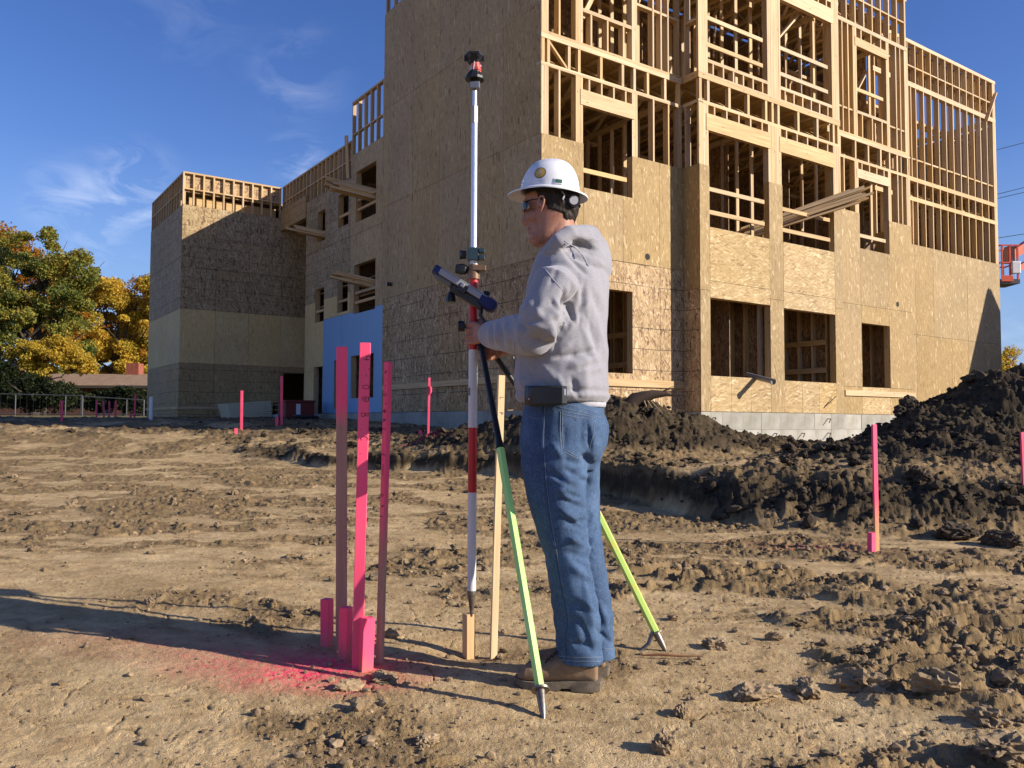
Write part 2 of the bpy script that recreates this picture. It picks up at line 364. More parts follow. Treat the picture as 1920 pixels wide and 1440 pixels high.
def build_ground():
    rr = np.concatenate([np.array([.0001, .4]), 1.3 * np.exp(np.linspace(0, math.log(26 / 1.3), 760)), 26 * np.exp(np.linspace(.03, math.log(900 / 26), 46))])
    aa = np.concatenate([np.linspace(-36, 46, 1000), np.linspace(46, 324, 60)[1:-1]]) * math.pi / 180
    RR, AA = np.meshgrid(rr, aa, indexing='ij'); X = RR * np.sin(AA); Y = RR * np.cos(AA)
    H, soil, ch, crk = ground(X, Y)
    far = ss(30, 60, RR); B0 = base_h(X, Y) * 1.0
    H = H * (1 - far) + B0 * far
    # keep the soil below the floor slab inside the walls
    az = R(34.9); lx = X - .51; ly = Y - 14.46
    bu = lx * math.cos(az) + ly * math.sin(az); bv = -lx * math.sin(az) + ly * math.cos(az)
    ins = ss(-.1, .3, bu) * ss(-.1, .3, bv) * ss(19.4, 19, bu) * ss(30, 29, bv)
    H = H * (1 - ins) + np.minimum(H, .75) * ins
    n, m = X.shape
    idx = np.arange(n * m).reshape(n, m); i2 = np.roll(idx, -1, axis=1)
    F = np.stack([idx[:-1], i2[:-1], i2[1:], idx[1:]], -1).reshape(-1, 4)[:, ::-1]
    me = mesh_np('ground', np.stack([X, Y, H], -1), F, True)
    for nm, arr in (('soil', soil), ('churn', ch), ('crack', crk)):
        a = me.attributes.new(nm, 'FLOAT', 'POINT'); a.data.foreach_set('value', arr.astype(np.float32).ravel())
    return me
m = NM('bare_earth', .93, .15); P = m.pos()
def attr(m, n): return m.n('ShaderNodeAttribute', attribute_name=n).outputs['Fac']
n1 = m.noise(P, 1.2, 5, .6); n2 = m.noise(P, 9, 6, .65); n3 = m.noise(P, 60, 5, .7); n4 = m.noise(P, .35, 3)
dry = m.ramp(n2, [(.30, (.25, .175, .102)), (.48, (.37, .268, .162)), (.66, (.48, .365, .232))])
dry = m.mixc(m.mr(n1, .52, .66, 0, .55), dry, (.60, .47, .31))                 # pale dusty skin
chc = m.ramp(n2, [(.3, (.115, .080, .046)), (.55, (.195, .138, .081)), (.75, (.30, .218, .132))])
dmp = m.mr(m.noise(P, .8, 5, .65), .47, .62); dry = m.mixc(m.math('MULTIPLY', dmp, .36), dry, (.185, .135, .078))
c = m.mixc(m.mr(m.math('ADD', attr(m, 'churn'), m.math('MULTIPLY', m.math('SUBTRACT', n2, .5), .5)), .08, .55, 0, .88), dry, chc)
so = m.ramp(n2, [(.3, (.028, .021, .015)), (.55, (.056, .042, .028)), (.75, (.115, .086, .056))])
c = m.mixc(m.mr(m.math('ADD', attr(m, 'soil'), m.math('MULTIPLY', m.math('SUBTRACT', n1, .5), .9)), .25, .85), c, so)
c = m.mixc(m.math('MULTIPLY', attr(m, 'crack'), .65), c, (.06, .042, .028))
c = m.hsv(c, m.mr(n3, .25, .75, .78, 1.2))
def spray(c, cx, cy, r, sy, amt, colr=(.62, .045, .12), col2=None):
    d = m.n('ShaderNodeVectorMath', {0: m.map(P, (1, sy, 0), (0, 0, 0), (-cx, -cy * sy, 0))}, operation='LENGTH').outputs['Value']
    d = m.math('ADD', d, m.math('MULTIPLY', m.math('SUBTRACT', m.noise(P, 5, 4), .5), r * .7))
    f = m.math('POWER', m.mr(d, r, r * .05), 1.6)
    f = m.math('MULTIPLY', f, m.mr(m.noise(P, 45, 5, .8), .40, .58, .12, 1.0)); f = m.math('MULTIPLY', f, m.mr(m.noise(P, 7, 3, .6), .34, .55, .45, 1.0))
    return m.mixc(m.math('MINIMUM', m.math('MULTIPLY', f, amt), 1), c, colr)
c = spray(c, -.86, 3.18, .72, 1.8, .85); c = spray(c, -.70, 3.10, .50, 1.4, 1.35, (.82, .06, .16)); c = spray(c, -1.45, 3.4, .85, 2.4, .28)
c = spray(c, 2.3, 6.25, .62, 3.0, .7, (.50, .08, .09)); c = spray(c, 1.7, 6.5, .5, 3, .35, (.42, .10, .10)); c = spray(c, -1.35, 12.6, .5, 1.5, .6)
gr = m.n('ShaderNodeSeparateXYZ', {0: P}).outputs[1]
yard = m.ramp(m.noise(P, 3, 6, .7), [(.3, (.05, .06, .02)), (.5, (.14, .12, .05)), (.7, (.30, .22, .08))])
c = m.mixc(1.0, c, (1.16, 1.12, .95), 'MULTIPLY'); c = m.mixc(m.mr(gr, 27, 30), c, yard)
m.col(c)
hh = m.math('ADD', m.math('MULTIPLY', n3, .5), m.noise(P, 160, 3, .7))
vo = m.tex('Voronoi', m.n('ShaderNodeVectorMath', {0: P, 1: m.n('ShaderNodeTexNoise', {'Vector': P, 'Scale': 3.0}).outputs['Color']}, operation='ADD').outputs[0], 26, feature='DISTANCE_TO_EDGE').outputs['Distance']
hh = m.math('ADD', hh, m.math('MULTIPLY', m.mr(vo, 0, .06), .35))
m.bump(hh, .55, .012)
M['earth'] = m.m
gme = build_ground(); gme.materials.append(M['earth'])
link('ground', gme, kind='structure')
def gz(x, y):
    return float(ground(np.array([x]), np.array([y]))[0][0])
def gb(x, y):
    return float(base_h(np.array([float(x)]), np.array([float(y)]))[0])

# loose clods: thousands of crumbs as one mass, the biggest ones as things
CRES = []
def clod_proto(seed, sub=2):
    bm = bmesh.new(); bmesh.ops.create_icosphere(bm, subdivisions=sub, radius=1); V = []
    r = random.Random(seed); ax = Vector((r.uniform(.7, 1.3), r.uniform(.6, 1.1), r.uniform(.45, .8))); off = Vector((r.random() * 50, r.random() * 50, 3))
    pl = [(Vector((r.gauss(0, 1), r.gauss(0, 1), r.gauss(0, 1))).normalized(), r.uniform(.55, .85)) for _ in range(7)]
    for v in bm.verts:
        p = v.co.copy()
        for n, d in pl:
            k = p.dot(n)
            if k > d: p -= n * (k - d) * .85
        p *= 1 + .34 * mnoise.noise(p * 1.6 + off) + .26 * mnoise.noise(p * 3.7 + off) + ((.22 * mnoise.noise(p * 7.5 + off) + .13 * mnoise.noise(p * 16 + off)) if sub > 2 else 0)
        v.co = Vector((p.x * ax.x, p.y * ax.y, p.z * ax.z))
    V = np.array([v.co[:] for v in bm.verts]); bm.faces.ensure_lookup_table(); F = np.array([[v.index for v in f.verts] for f in bm.faces]); bm.free(); return V, F
def scatter(n_try, rmin, rmax, keep, smin, smax, protos, az=37, power=2.4, yb=.25):
    r = rmin * np.exp(rng.random(n_try) * math.log(rmax / rmin)); a = (rng.random(n_try) * 2 - 1) * R(az); x = r * np.sin(a); y = r * np.cos(a)
    h, so, ch, ck = ground(x, y); k = keep(x, y, so, ch); sel = rng.random(n_try) < k
    x, y, h = x[sel], y[sel], h[sel]; s = smin * (1 - rng.random(len(x)) * (1 - (smin / smax) ** power)) ** (-1 / power)
    Vs = []; Fs = []; b = 0
    for i in range(len(x)):
        V, F = protos[i % len(protos)]; t = rng.random() * 6.283; c_, s_ = math.cos(t), math.sin(t)
        P_ = np.stack([V[:, 0] * c_ - V[:, 1] * s_, V[:, 0] * s_ + V[:, 1] * c_, V[:, 2]], -1) * s[i] + (x[i], y[i], h[i] + s[i] * yb)
        Vs.append(P_); Fs.append(F + b); b += len(V)
    return np.concatenate(Vs), np.concatenate(Fs)
cm = NM('earth_clod', .92, .15); P = cm.pos(); a1 = cm.noise(P, 14, 5, .65); a2 = cm.noise(P, 70, 4, .7); rpi = cm.n('ShaderNodeNewGeometry').outputs['Random Per Island']
cc = cm.ramp(a1, [(.3, (.16, .112, .066)), (.55, (.26, .188, .112)), (.75, (.40, .30, .19))]); cc = cm.hsv(cc, cm.mr(rpi, 0, 1, .65, 1.2)); cm.col(cc).bump(cm.math('ADD', a1, cm.math('MULTIPLY', a2, .4)), .6, .01); M['clod'] = cm.m
cm = NM('dark_clod', .92, .15); P = cm.pos(); a1 = cm.noise(P, 10, 5, .65); a2 = cm.noise(P, 50, 4, .7); rpi = cm.n('ShaderNodeNewGeometry').outputs['Random Per Island']
cc = cm.ramp(a1, [(.3, (.028, .021, .015)), (.55, (.058, .043, .029)), (.75, (.12, .09, .06))]); cc = cm.hsv(cc, cm.mr(rpi, 0, 1, .6, 1.5)); cm.col(cc).bump(cm.math('ADD', a1, cm.math('MULTIPLY', a2, .4)), .7, .015); M['dclod'] = cm.m
P1 = [clod_proto(i, 1) for i in range(12)]; P2_ = [clod_proto(40 + i, 3) for i in range(10)]
def clear_(x, y): return 1 - np.exp(-(((x - .2) / .35) ** 2 + ((y - 3.05) / .2) ** 2) * 1.2)
V, F = scatter(34000, 1.6, 14, lambda x, y, so, ch: (.10 + .75 * ch) * (1 - so) * clear_(x, y), .004, .034, P1, power=2.3)
link('soil_crumbs', mesh_np('soil_crumbs', V, F, False, M['clod']), label='small crumbs of tan earth strewn over the hard pan', cat='earth crumbs', kind='stuff')
V, F = scatter(15000, 5.5, 19, lambda x, y, so, ch: .85 * so, .014, .11, P1, power=2.1)
link('dug_soil_lumps', mesh_np('dug_soil_lumps', V, F, False, M['dclod']), label='dark lumps of dug soil covering the banks and the spoil heap', cat='soil lumps', kind='stuff')
V, F = scatter(800, 5.6, 16, lambda x, y, so, ch: .75 * so, .05, .15, P2_, power=2.0)
link('dug_soil_boulders', mesh_np('dug_soil_boulders', V, F, False, M['dclod']), label='bigger boulders of dark soil piled through the banks', cat='soil lumps', kind='stuff')
V, F = scatter(1900, 2.6, 13, lambda x, y, so, ch: (.10 + ch * .75) * (1 - so) * clear_(x, y) * ss(2.6, 4.5, y + x * .5), .017, .062, P2_, power=2.2)
link('earth_lumps', mesh_np('earth_lumps', V, F, False, M['clod']), label='fist sized lumps of churned earth in the tracks', cat='earth lumps', kind='stuff')
for i, (px, py, s_, zs, lab) in enumerate([
    (1243, 1408, .045, 1.2, 'tan earth clod at the bottom edge right of the near tripod foot'), (1278, 1340, .036, 1.1, 'pale flaky earth clod to the right of the near tripod foot'),
    (800, 1395, .040, .9, 'dark broken earth clod at the bottom edge left of the near tripod foot'), (655, 1292, .045, .7, 'dark crusty clod lying right in front of the short pink stakes'),
    (720, 1275, .05, .6, 'long brown clod lying in front of the pink stakes, touching the dark one'), (735, 1195, .030, 1.2, 'rounded clod behind the narrow pink stake with the long writing'),
    (460, 1055, .030, 1.1, 'round clod standing alone left of the tall pink stakes'), (533, 1058, .026, .7, 'flat topped clod nearer the tall pink stakes'), (280, 1132, .026, 1.2, 'small upright clod on the pale pan above the pink paint'),
    (245, 1197, .022, .8, 'dark pebble of earth lying in the shadow stripe on the pink paint'), (1410, 1305, .075, .6, 'thick slab of track earth in the churned strip on the right'), (1510, 1300, .07, .8, 'tilted slab of track earth in the middle of the churned strip'),
    (1620, 1290, .08, .8, 'broken heavy clod at the right end of the churned strip'), (1755, 1290, .085, .95, 'dark split boulder of earth at the right side of the pan'), (1850, 1355, .075, .7, 'long flat clod near the lower right corner'),
    (1890, 1410, .08, .9, 'dark crumbly clod in the lower right corner'), (1340, 1215, .05, .8, 'pale topped clod just right of the far tripod foot'), (1300, 1245, .03, .6, 'low block of earth beside the twig by the far tripod foot'),
    (850, 1070, .03, .7, 'jagged clod between the tall stakes and the survey pole'), (1450, 1200, .028, 1.4, 'thin upright flake of pale earth in the churned ground')]):
    d = at(px, py, 1) - CAM; t = -CAMH / d.z; p = CAM + d * t
    for _ in range(6): t = (gz(p.x, p.y) - CAMH) / d.z; p = CAM + d * t
    V, F = clod_proto(100 + i, 4)
    me = mesh_np('earth_clod', V * np.array([s_, s_, s_ * zs]), F, False, M['clod'])
    link('earth_clod', me, loc=(p.x, p.y, p.z + s_ * zs * .25), rot=(0, 0, i * 1.3), label=lab, cat='clod of earth', group='big clods on the ground')
for i, (px, py, Y, s_, lab) in enumerate([(1795, 985, 6.7, .17, 'big rough dark boulder of soil at the foot of the spoil heap'), (1720, 945, 7.6, .11, 'angular dark block on the slope between the pink stake and the big boulder'), (1870, 1010, 6.4, .12, 'dark lump right of the big boulder at the heap foot'),
    (1480, 930, 8.3, .11, 'dark rounded lump halfway up the bank left of the lone pink stake'), (1700, 780, 10.6, .2, 'dark boulder near the top of the heap against the plywood wall')]):
    p = at(px, py, Y); V, F = clod_proto(300 + i, 4); z = gz(p.x, p.y) + s_ * .35
    link('soil_boulder', mesh_np('soil_boulder', V * s_, F, False, M['dclod']), loc=(p.x, p.y, z), rot=(0, 0, i), label=lab, cat='lump of soil', group='dark boulders on the spoil bank')
# ================================================================== BUILDING (local X along the sunny front, local Y along the shaded side, Z = 0 on the foundation)
BLD = thing('apartment_building', 'large multi-storey timber frame building under construction, sheathed in strand board below and bare studs above', 'building', (.51, 14.46, 1.18), R(34.9))
_cache = {}
def piece(name, x0, x1, y0, y1, z0, z1, mat=None, parent=None, kind=None):
    """one straight board or block of the frame"""
    d = (round(x1 - x0, 3), round(y1 - y0, 3), round(z1 - z0, 3))
    ax = max(range(3), key=lambda i: d[i])
    mt = mat or LUM[ax]
    k = d + (mt.name,)
    if k not in _cache: _cache[k] = MB().box(0, d[0], 0, d[1], 0, d[2]).mesh(name, mt)
    return link(name, _cache[k], parent or BLD, (x0, y0, z0), kind=kind)
T = .012
def rect_minus(r, holes):
    out = [r]
    for h in holes:
        nx = []
        for (a0, a1, b0, b1) in out:
            if h[0] >= a1 or h[1] <= a0 or h[2] >= b1 or h[3] <= b0: nx.append((a0, a1, b0, b1)); continue
            if h[0] > a0: nx.append((a0, h[0], b0, b1))
            if h[1] < a1: nx.append((h[1], a1, b0, b1))
            m0, m1 = max(a0, h[0]), min(a1, h[1])
            if h[2] > b0: nx.append((m0, m1, b0, h[2]))
            if h[3] < b1: nx.append((m0, m1, h[3], b1))
        out = nx
    return out
class Wall:
    """kind 'A' faces -Y at y = -off; kind 'L' faces -X at x = off; inward is +"""
    def __init__(s, kind, off): s.k = kind; s.o = off
    def box(s, name, u0, u1, z0, z1, d0=T, d1=.15, mat=None, kind=None):
        if s.k == 'A': return piece(name, u0, u1, s.o + d0, s.o + d1, z0, z1, mat, kind=kind)
        return piece(name, s.o + d0, s.o + d1, u0, u1, z0, z1, mat, kind=kind)
    def sheath(s, u0, u1, z0, z1, holes, mat, zj, uw=1.22, ustart=None, name='sheathing_panel', th=T, d=0.0):
        us = [u0]; x = (ustart if ustart is not None else u0) + uw
        while x < u1 - .15:
            if x > u0 + .1: us.append(x)
            x += uw
        us.append(u1); zs = [z0] + [z for z in zj if z0 + .05 < z < z1 - .05] + [z1]
        for j in range(len(zs) - 1):
            for i in range(len(us) - 1):
                g = .0035
                pr = rect_minus((us[i] + g, us[i + 1] - g, zs[j] + g, zs[j + 1] - g), holes)
                if not pr: continue
                pro = d + random.uniform(-.0015, .0015); mt = mat(us[i], zs[j]) if callable(mat) else mat
                grp = []
                for r_ in pr:                                  # rectangles that touch belong to one cut sheet
                    tch = [g_ for g_ in grp if any(r_[0] <= q_[1] + .001 and r_[1] >= q_[0] - .001 and r_[2] <= q_[3] + .001 and r_[3] >= q_[2] - .001 for q_ in g_)]
                    nw = [r_]
                    for g_ in tch: nw += g_; grp.remove(g_)
                    grp.append(nw)
                for g_ in grp:
                    b = MB()
                    for (a0, a1, b0, b1) in g_:
                        if s.k == 'A': b.box(a0, a1, s.o + pro, s.o + pro + th, b0, b1)
                        else: b.box(s.o + pro, s.o + pro + th, a0, a1, b0, b1)
                    b.build(name, mt, BLD)
    def opening(s, u0, u1, z0, z1, sill=True, hdr=None, depth=.14):
        j = .04
        s.box('jack_stud', u0 - j + .002, u0 + .002, z0, z1, T + .001, T + depth); s.box('jack_stud', u1 - .002, u1 - .002 + j, z0, z1, T + .001, T + depth)
        s.box('window_sill', u0 + .002, u1 - .002, z0 - .04, z0 + .002, T + .001, T + depth)
        s.box('window_head', u0 + .002, u1 - .002, z1 - .002, z1 + .04, T + .001, T + depth)
ZJ = [2.44, 4.95, 7.35]
# ---- sunny front, left bay (A), centre bay (B, stands 0.45 m forward), right bay (C), set-back end (D)
wA = Wall('A', 0.0); wB = Wall('A', -.45); wC = Wall('A', -.10); wD = Wall('A', .90)
hA = [(.98, 2.20, .71, 2.29), (.98, 2.205, 4.12, 9)]
hB = [(3.89, 5.76, .71, 2.28), (3.89, 5.765, 3.71, 9), (6.22, 8.09, .69, 2.26), (6.22, 8.10, 3.70, 9)]
hC = [(9.69, 10.92, .66, 2.23), (9.68, 10.98, 4.06, 9)]
def mA(u, z): return M['osb'] if z > 2 else M['osb_rough']
def low(u, z): return M['osb'] if z > 2 else M['osb_bright']
wA.sheath(0, 3.612, 0, 4.95, hA, mA, [2.85], uw=.98, ustart=0)
wA.sheath(2.3, 3.6, 0, 2.85, [], M['osb_rough'], [], uw=.8, d=-.004, th=.0035) if False else None
wB.sheath(3.60, 8.40, 0, 4.95, hB, lambda u, z: (M['osb_bright'] if (3.8 < u < 5.6 or 6.1 < u < 8) and (z < .3 or 2.2 < z < 4) else M['osb']), [.70, 2.42], uw=1.0, ustart=2.89) if False else None
# centre bay: narrow columns and wide panels under the openings
cols = [(3.60, 3.89), (3.89, 5.76), (5.76, 6.22), (6.22, 8.09), (8.09, 8.40)]
for i, (a, b_) in enumerate(cols):
    if i % 2 == 0:
        wB.sheath(a, b_, 0, 4.95, [], M['osb'], [2.42], uw=5)
    else:
        wB.sheath(a, b_, 0, .71 if i == 1 else .69, [], M['osb_bright'], [], uw=.61)
        wB.sheath(a, b_, 2.28 if i == 1 else 2.26, 3.71, [], M['osb_bright'], [2.62], uw=5)
wL = Wall('L', 3.60)
for (z0, z1, mt) in ((0, 2.44, M['osb_rough']), (2.44, 4.95, M['osb'])):
    wL.sheath(-.45 + T, -.001, z0, z1, [], mt, [], uw=5, name='sheathing_panel')
# right return of the centre bay and bay C
Wall('L', 8.40 - T).sheath(-.45 + T, -.10 - .001, 0, 4.95, [], M['osb'], [2.44], uw=5)
wC.sheath(8.40 + .002, 12.02, 0, 4.93, hC, lambda u, z: (M['osb_bright'] if 9.3 < u < 10.8 and z < .3 else M['osb']), [.66, 2.66], uw=1.22, ustart=8.46 - 1.22 + 1.22)
Wall('L', 12.02 - T).sheath(-.10 + T, .90, 0, 4.93, [], M['osb'], [2.44], uw=5)
wD.sheath(12.02, 19.0, -.12, 4.88, [], M['osb'], [2.30], uw=.98, ustart=12.02)
for (wl, hs_) in ((wA, [(.98, 2.20, .71, 2.29)]), (wB, [(3.89, 5.76, .71, 2.28), (6.22, 8.09, .69, 2.26)]), (wC, [(9.69, 10.92, .66, 2.23)])):
    for h in hs_: wl.opening(*h)
# printed reference lines continue as real battens: ledger boards nailed across the ground floor
led = MB().box(1.3, 3.59, -.04, -.002, .46, .60).build('ledger_board', LUM[0], BLD)
MB().box(8.93, 12.0, -.14, -.102, .44, .57).build('ledger_board', LUM[0], BLD)
MB().box(-.04, -.002, .05, 6.3, .52, .64).build('ledger_board', LUM[1], BLD)
for (u, z, wl) in ((2.6, 3.02, 0), (8.75, 2.75, -.1), (11.3, 2.82, -.1)):       # round vent holes: flat black discs painted for the shade inside
    t = MB(); t.tube([(u, wl - .004, z), (u, wl + .0035, z)], .065, 20)
    t.build('vent_hole_disc', plain('vent_dark%d' % int(u), (.008, .007, .006), .8) if False else None, BLD)
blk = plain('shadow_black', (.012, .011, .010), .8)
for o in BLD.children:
    if o.name.startswith('vent_hole_disc'): o.data.materials.clear(); o.data.materials.append(blk)
# ---- bare framing: storey 2 top (z 4.95 - 6.2), floor band (6.2 - 6.84), storey 3 (6.84 - 9.5)
P2, P2T, P3, P3T = 6.20, 6.27, 6.71, 6.85
def studs(wl, us, z0, z1, wd=.04, depth=.14):
    for u in us: wl.box('stud', u, u + wd, z0, z1, T, T + depth)
def posts(wl, spans, z0, z1, depth=.14):
    for (a, b_) in spans:
        n = max(1, round((b_ - a) / .055)); st = (b_ - a) / n
        for i in range(n): wl.box('stud', a + i * st + .0015, a + (i + 1) * st - .0015, z0, z1, T + random.uniform(-.003, .003), T + depth)
def plates(wl, a, b_, jog=0):
    wl.box('wall_plate', a, b_, P2, P2 + .035, T - .002, T + .14); wl.box('wall_plate', a, b_, P2 + .037, P2T, T + .001, T + .14)
    wl.box('rim_board', a, b_, P3, P3 + .095, T - .006, T + .035); wl.box('wall_plate', a, b_, P3 + .097, P3T, T - .008, T + .14)
def window(wl, u0, u1, zs, zh, zt, rails=(), hh=.29, zb=None, ncr=4, skip_low=False):
    """rough opening: sill with cripples beneath, header with cripples above"""
    wl.box('header', u0 - .07, u1 + .07, zh, zh + hh, T - .010, T + .085)
    wl.box('window_sill', u0, u1, zs - .07, zs, T, T + .14)
    for i in range(ncr):
        u = u0 + (u1 - u0) * (i + .5) / ncr
        if zt - (zh + hh) > .06: wl.box('cripple_stud', u - .02, u + .02, zh + hh + .001, zt, T + .004, T + .14)
        if zb is not None and zs - .07 - zb > .06: wl.box('cripple_stud', u - .02, u + .02, zb, zs - .071, T + .004, T + .14)
    for z in rails: wl.box('guard_rail', u0 - .02, u1 - .12, z, z + .085, T + .02, T + .058)
# bay A
plates(wA, 0, 3.60)
zA = 4.95
posts(wA, [(.01, .17), (.80, .975), (2.215, 2.36)], zA, P2); studs(wA, (.40, 2.78, 3.20), zA, P2)
wA.box('stud', 3.5, 3.59, zA, P2, T, T + .14)
window(wA, .98, 2.21, 4.12, 5.68, P2, (4.42,), ncr=4)
posts(wA, [(.93, .975), (2.215, 2.26)], 4.12, 5.68)
posts(wA, [(.01, .17), (.80, .975), (2.215, 2.36)], P3T, 10.2); studs(wA, (.40, 2.78, 3.0, 3.20, 3.5), P3T, 10.2)
window(wA, .98, 2.21, 7.53, 9.10, 9.6, (8.1,), zb=P3T, ncr=3)
for (a, b_) in ((.17, .80), (2.36, 3.5)): wA.box('blocking', a, b_, 8.0, 8.05, T + .01, T + .13)
for u in (.02, .14, .62, .86, 1.4, 1.95, 2.26, 2.62, 3.1, 3.5): wA.box('floor_truss_post', u, u + .06, P2T + .001, P3 - .001, T + .002, T + .09)
def beam_part(name, p0, p1, wx, wy, roll=0, mat=None):
    p0, p1 = Vector(p0), Vector(p1); d = p1 - p0
    o = MB().box(-wx / 2, wx / 2, -wy / 2, wy / 2, 0, d.length).build(name, mat or LUM[2], BLD)
    o.matrix_local = Matrix.Translation(p0) @ d.to_track_quat('Z', 'Y').to_matrix().to_4x4() @ Matrix.Rotation(roll, 4, 'Z'); return o
beam_part('brace', (.17, .06, 6.70), (.62, .06, 6.28), .07, .04)
beam_part('brace', (1.0, .25, 7.2), (2.1, .30, 9.2), .04, .09)
beam_part('brace', (2.4, .4, 7.6), (3.3, .5, 9.4), .04, .09)
# side of the centre bay
wS = Wall('L', 3.60)
for z0, z1 in ((4.95, P2), (P3T, 10.2)):
    for a in (-.43, -.10): wS.box('stud', a, a + .04, z0, z1, 0, .14)
wS.box('wall_plate', -.44, -.01, P2, P2T, -.002, .14); wS.box('rim_board', -.44, -.01, P3, P3T, -.004, .035)
wS.box('blocking', -.39, -.1, 7.9, 7.96, 0, .12)
# centre bay B
plates(wB, 3.60, 8.40)
sp = [(3.745, 3.885), (5.77, 6.215), (8.105, 8.39)]
posts(wB, sp, 4.95, P2); posts(wB, sp, P3T, 10.2)
wB.box('stud', 3.602, 3.74, 4.95, P2, T - .004, T + .03); wB.box('stud', 3.602, 3.74, P3T, 10.2, T - .004, T + .03)
window(wB, 3.89, 5.765, 3.71, 5.68, P2, (3.98, 4.45), hh=.34, ncr=5)
window(wB, 6.22, 8.10, 3.70, 5.68, P2, (3.94, 4.40), hh=.34, ncr=5)
window(wB, 3.89, 5.765, 7.15, 9.10, 9.6, (7.42, 7.98), hh=.34, zb=P3T, ncr=6)
window(wB, 6.22, 8.10, 7.15, 9.10, 9.6, (7.40, 7.98), hh=.34, zb=P3T, ncr=6)
for (a, b_) in ((3.845, 3.885), (5.77, 5.81), (6.18, 6.215), (8.105, 8.145)): wB.box('jack_stud', a, b_, 3.71, 4.95, T, T + .14)
for u in (3.63, 3.86, 4.5, 5.1, 5.68, 5.9, 6.1, 6.8, 7.5, 8.12, 8.3): wB.box('floor_truss_post', u, u + .07, P2T + .001, P3 - .001, T + .002, T + .09)
beam_part('brace', (6.25, -.25, 8.2), (7.3, -.15, 9.2), .09, .04)
wB.box('stud', 7.55, 7.62, 7.1, 9.1, .12, .2)
wB.box('wall_plate', 3.6, 8.4, 9.6, 9.68, T, T + .14); wB.box('wall_plate', 3.6, 8.4, 10.2, 10.3, T - .006, T + .14); wA.box('wall_plate', 0, 3.6, 9.6, 9.68, T, T + .14); wA.box('wall_plate', 0, 3.6, 10.2, 10.3, T - .006, T + .14)
studs(wB, [3.7 + .41 * i for i in range(12)], 9.68, 10.2)
studs(wA, [.1 + .41 * i for i in range(9)], 9.68, 10.2)
# right bay C
plates(wC, 8.95 - .53, 12.0)
sC = [(9.52, 9.675), (10.985, 11.12), (11.84, 12.0)]
posts(wC, sC, 4.93, P2); posts(wC, sC, P3T, 9.58); studs(wC, (8.50, 8.78, 9.06, 11.42, 11.62), 4.93, P2); studs(wC, (8.50, 8.78, 9.06, 9.3, 11.42, 11.62), P3T, 9.58)
window(wC, 9.68, 10.98, 4.06, 5.81, P2, (4.35,), hh=.22, ncr=4); window(wC, 9.68, 10.98, 7.50, 9.12, 9.58, (8.0,), hh=.22, zb=P3T, ncr=3)
for (a, b_) in ((9.64, 9.675), (10.985, 11.02)): wC.box('jack_stud', a, b_, 4.06, 4.93, T, T + .14)
wC.box('blocking', 8.5, 9.5, 7.45, 7.49, T + .02, T + .12); wC.box('blocking', 11.1, 11.9, 7.4, 7.44, T + .02, T + .12)
wC.box('wall_plate', 8.42, 12.0, 9.58, 9.68, T - .004, T + .14); wC.box('wall_plate', 8.42, 12.0, 10.94, 11.03, T - .004, T + .16); wC.box('blocking', 8.5, 11.9, 10.32, 10.36, T + .006, T + .12)
studs(wC, [8.5 + .375 * i for i in range(10)] + [11.9], 9.68, 10.94)
for u in (8.5, 8.9, 9.55, 10.1, 10.65, 11.05, 11.4, 11.9): wC.box('floor_truss_post', u, u + .06, P2T + .001, P3 - .001, T + .002, T + .09)
beam_part('brace', (9.75, .2, 7.7), (10.8, .35, 8.9), .09, .04)
# set-back end D
D0 = 13.35
us = [12.1 + .42 * i for i in range(17)]
posts(wD, [(13.78, 13.82), (13.93, 13.97), (18.80, 18.99)], 4.88, P2 - .06); studs(wD, us, 4.88, P2 - .06)
wD.box('wall_plate', 12.05, 18.99, P2 - .06, P2 + .06, T - .004, T + .14)
studs(wD, us, P2 + .06, P3 - .0, depth=.09); wD.box('stud', 18.8, 18.99, P2 + .06, P3, T, T + .09)
wD.box('wall_plate', 12.05, 18.99, P3, P3T - .02, T - .006, T + .14)
studs(wD, us, P3T - .02, 9.46); posts(wD, [(13.78, 13.82), (13.93, 13.97), (18.80, 18.99)], P3T - .02, 9.46)
wD.box('wall_plate', 12.05, 18.99, 9.46, 9.60, T - .006, T + .14)
studs(wD, us, 9.60, 10.74); wD.box('stud', 18.85, 18.99, 9.60, 10.74, T, T + .14)
wD.box('wall_plate', 12.05, 19.02, 10.74, 10.84, T - .008, T + .16)
bl = MB(); bz = MB()
for i, u in enumerate(us[:-1]):
    wD.box('blocking', u + .042, us[i + 1] - .002, 10.06, 10.10, T + .006, T + .12)
    wD.box('blocking', u + .042, us[i + 1] - .002, 7.36, 7.40, T + .02, T + .12)
beam_part('brace', (18.25, .85, 9.35), (18.98, .88, 10.45), .10, .035)
# parapet inner lining of the set-back end
MB().box(12.1, 18.99, 1.07, 1.08, 9.62, 10.72).build('parapet_lining', M['osb_rough'], BLD)
# end wall, seen through the studs
wE = Wall('L', 18.86)
for z0, z1 in ((4.88, 6.14), (6.85, 9.46)):
    for k in range(14): wE.box('end_wall_stud', 1.3 + .41 * k, 1.34 + .41 * k, z0, z1, 0, .13)
wE.box('end_wall_plate', 1.1, 7, 6.15, 6.85, 0, .13); wE.box('end_wall_plate', 1.1, 7, 9.46, 9.6, 0, .13); wE.box('end_wall_plate', 1.1, 7, 7.9, 7.94, 0, .13)
MB().box(18.99, 19.0, .92, 9.0, 0, 4.88).build('sheathing_panel', M['osb'], BLD)
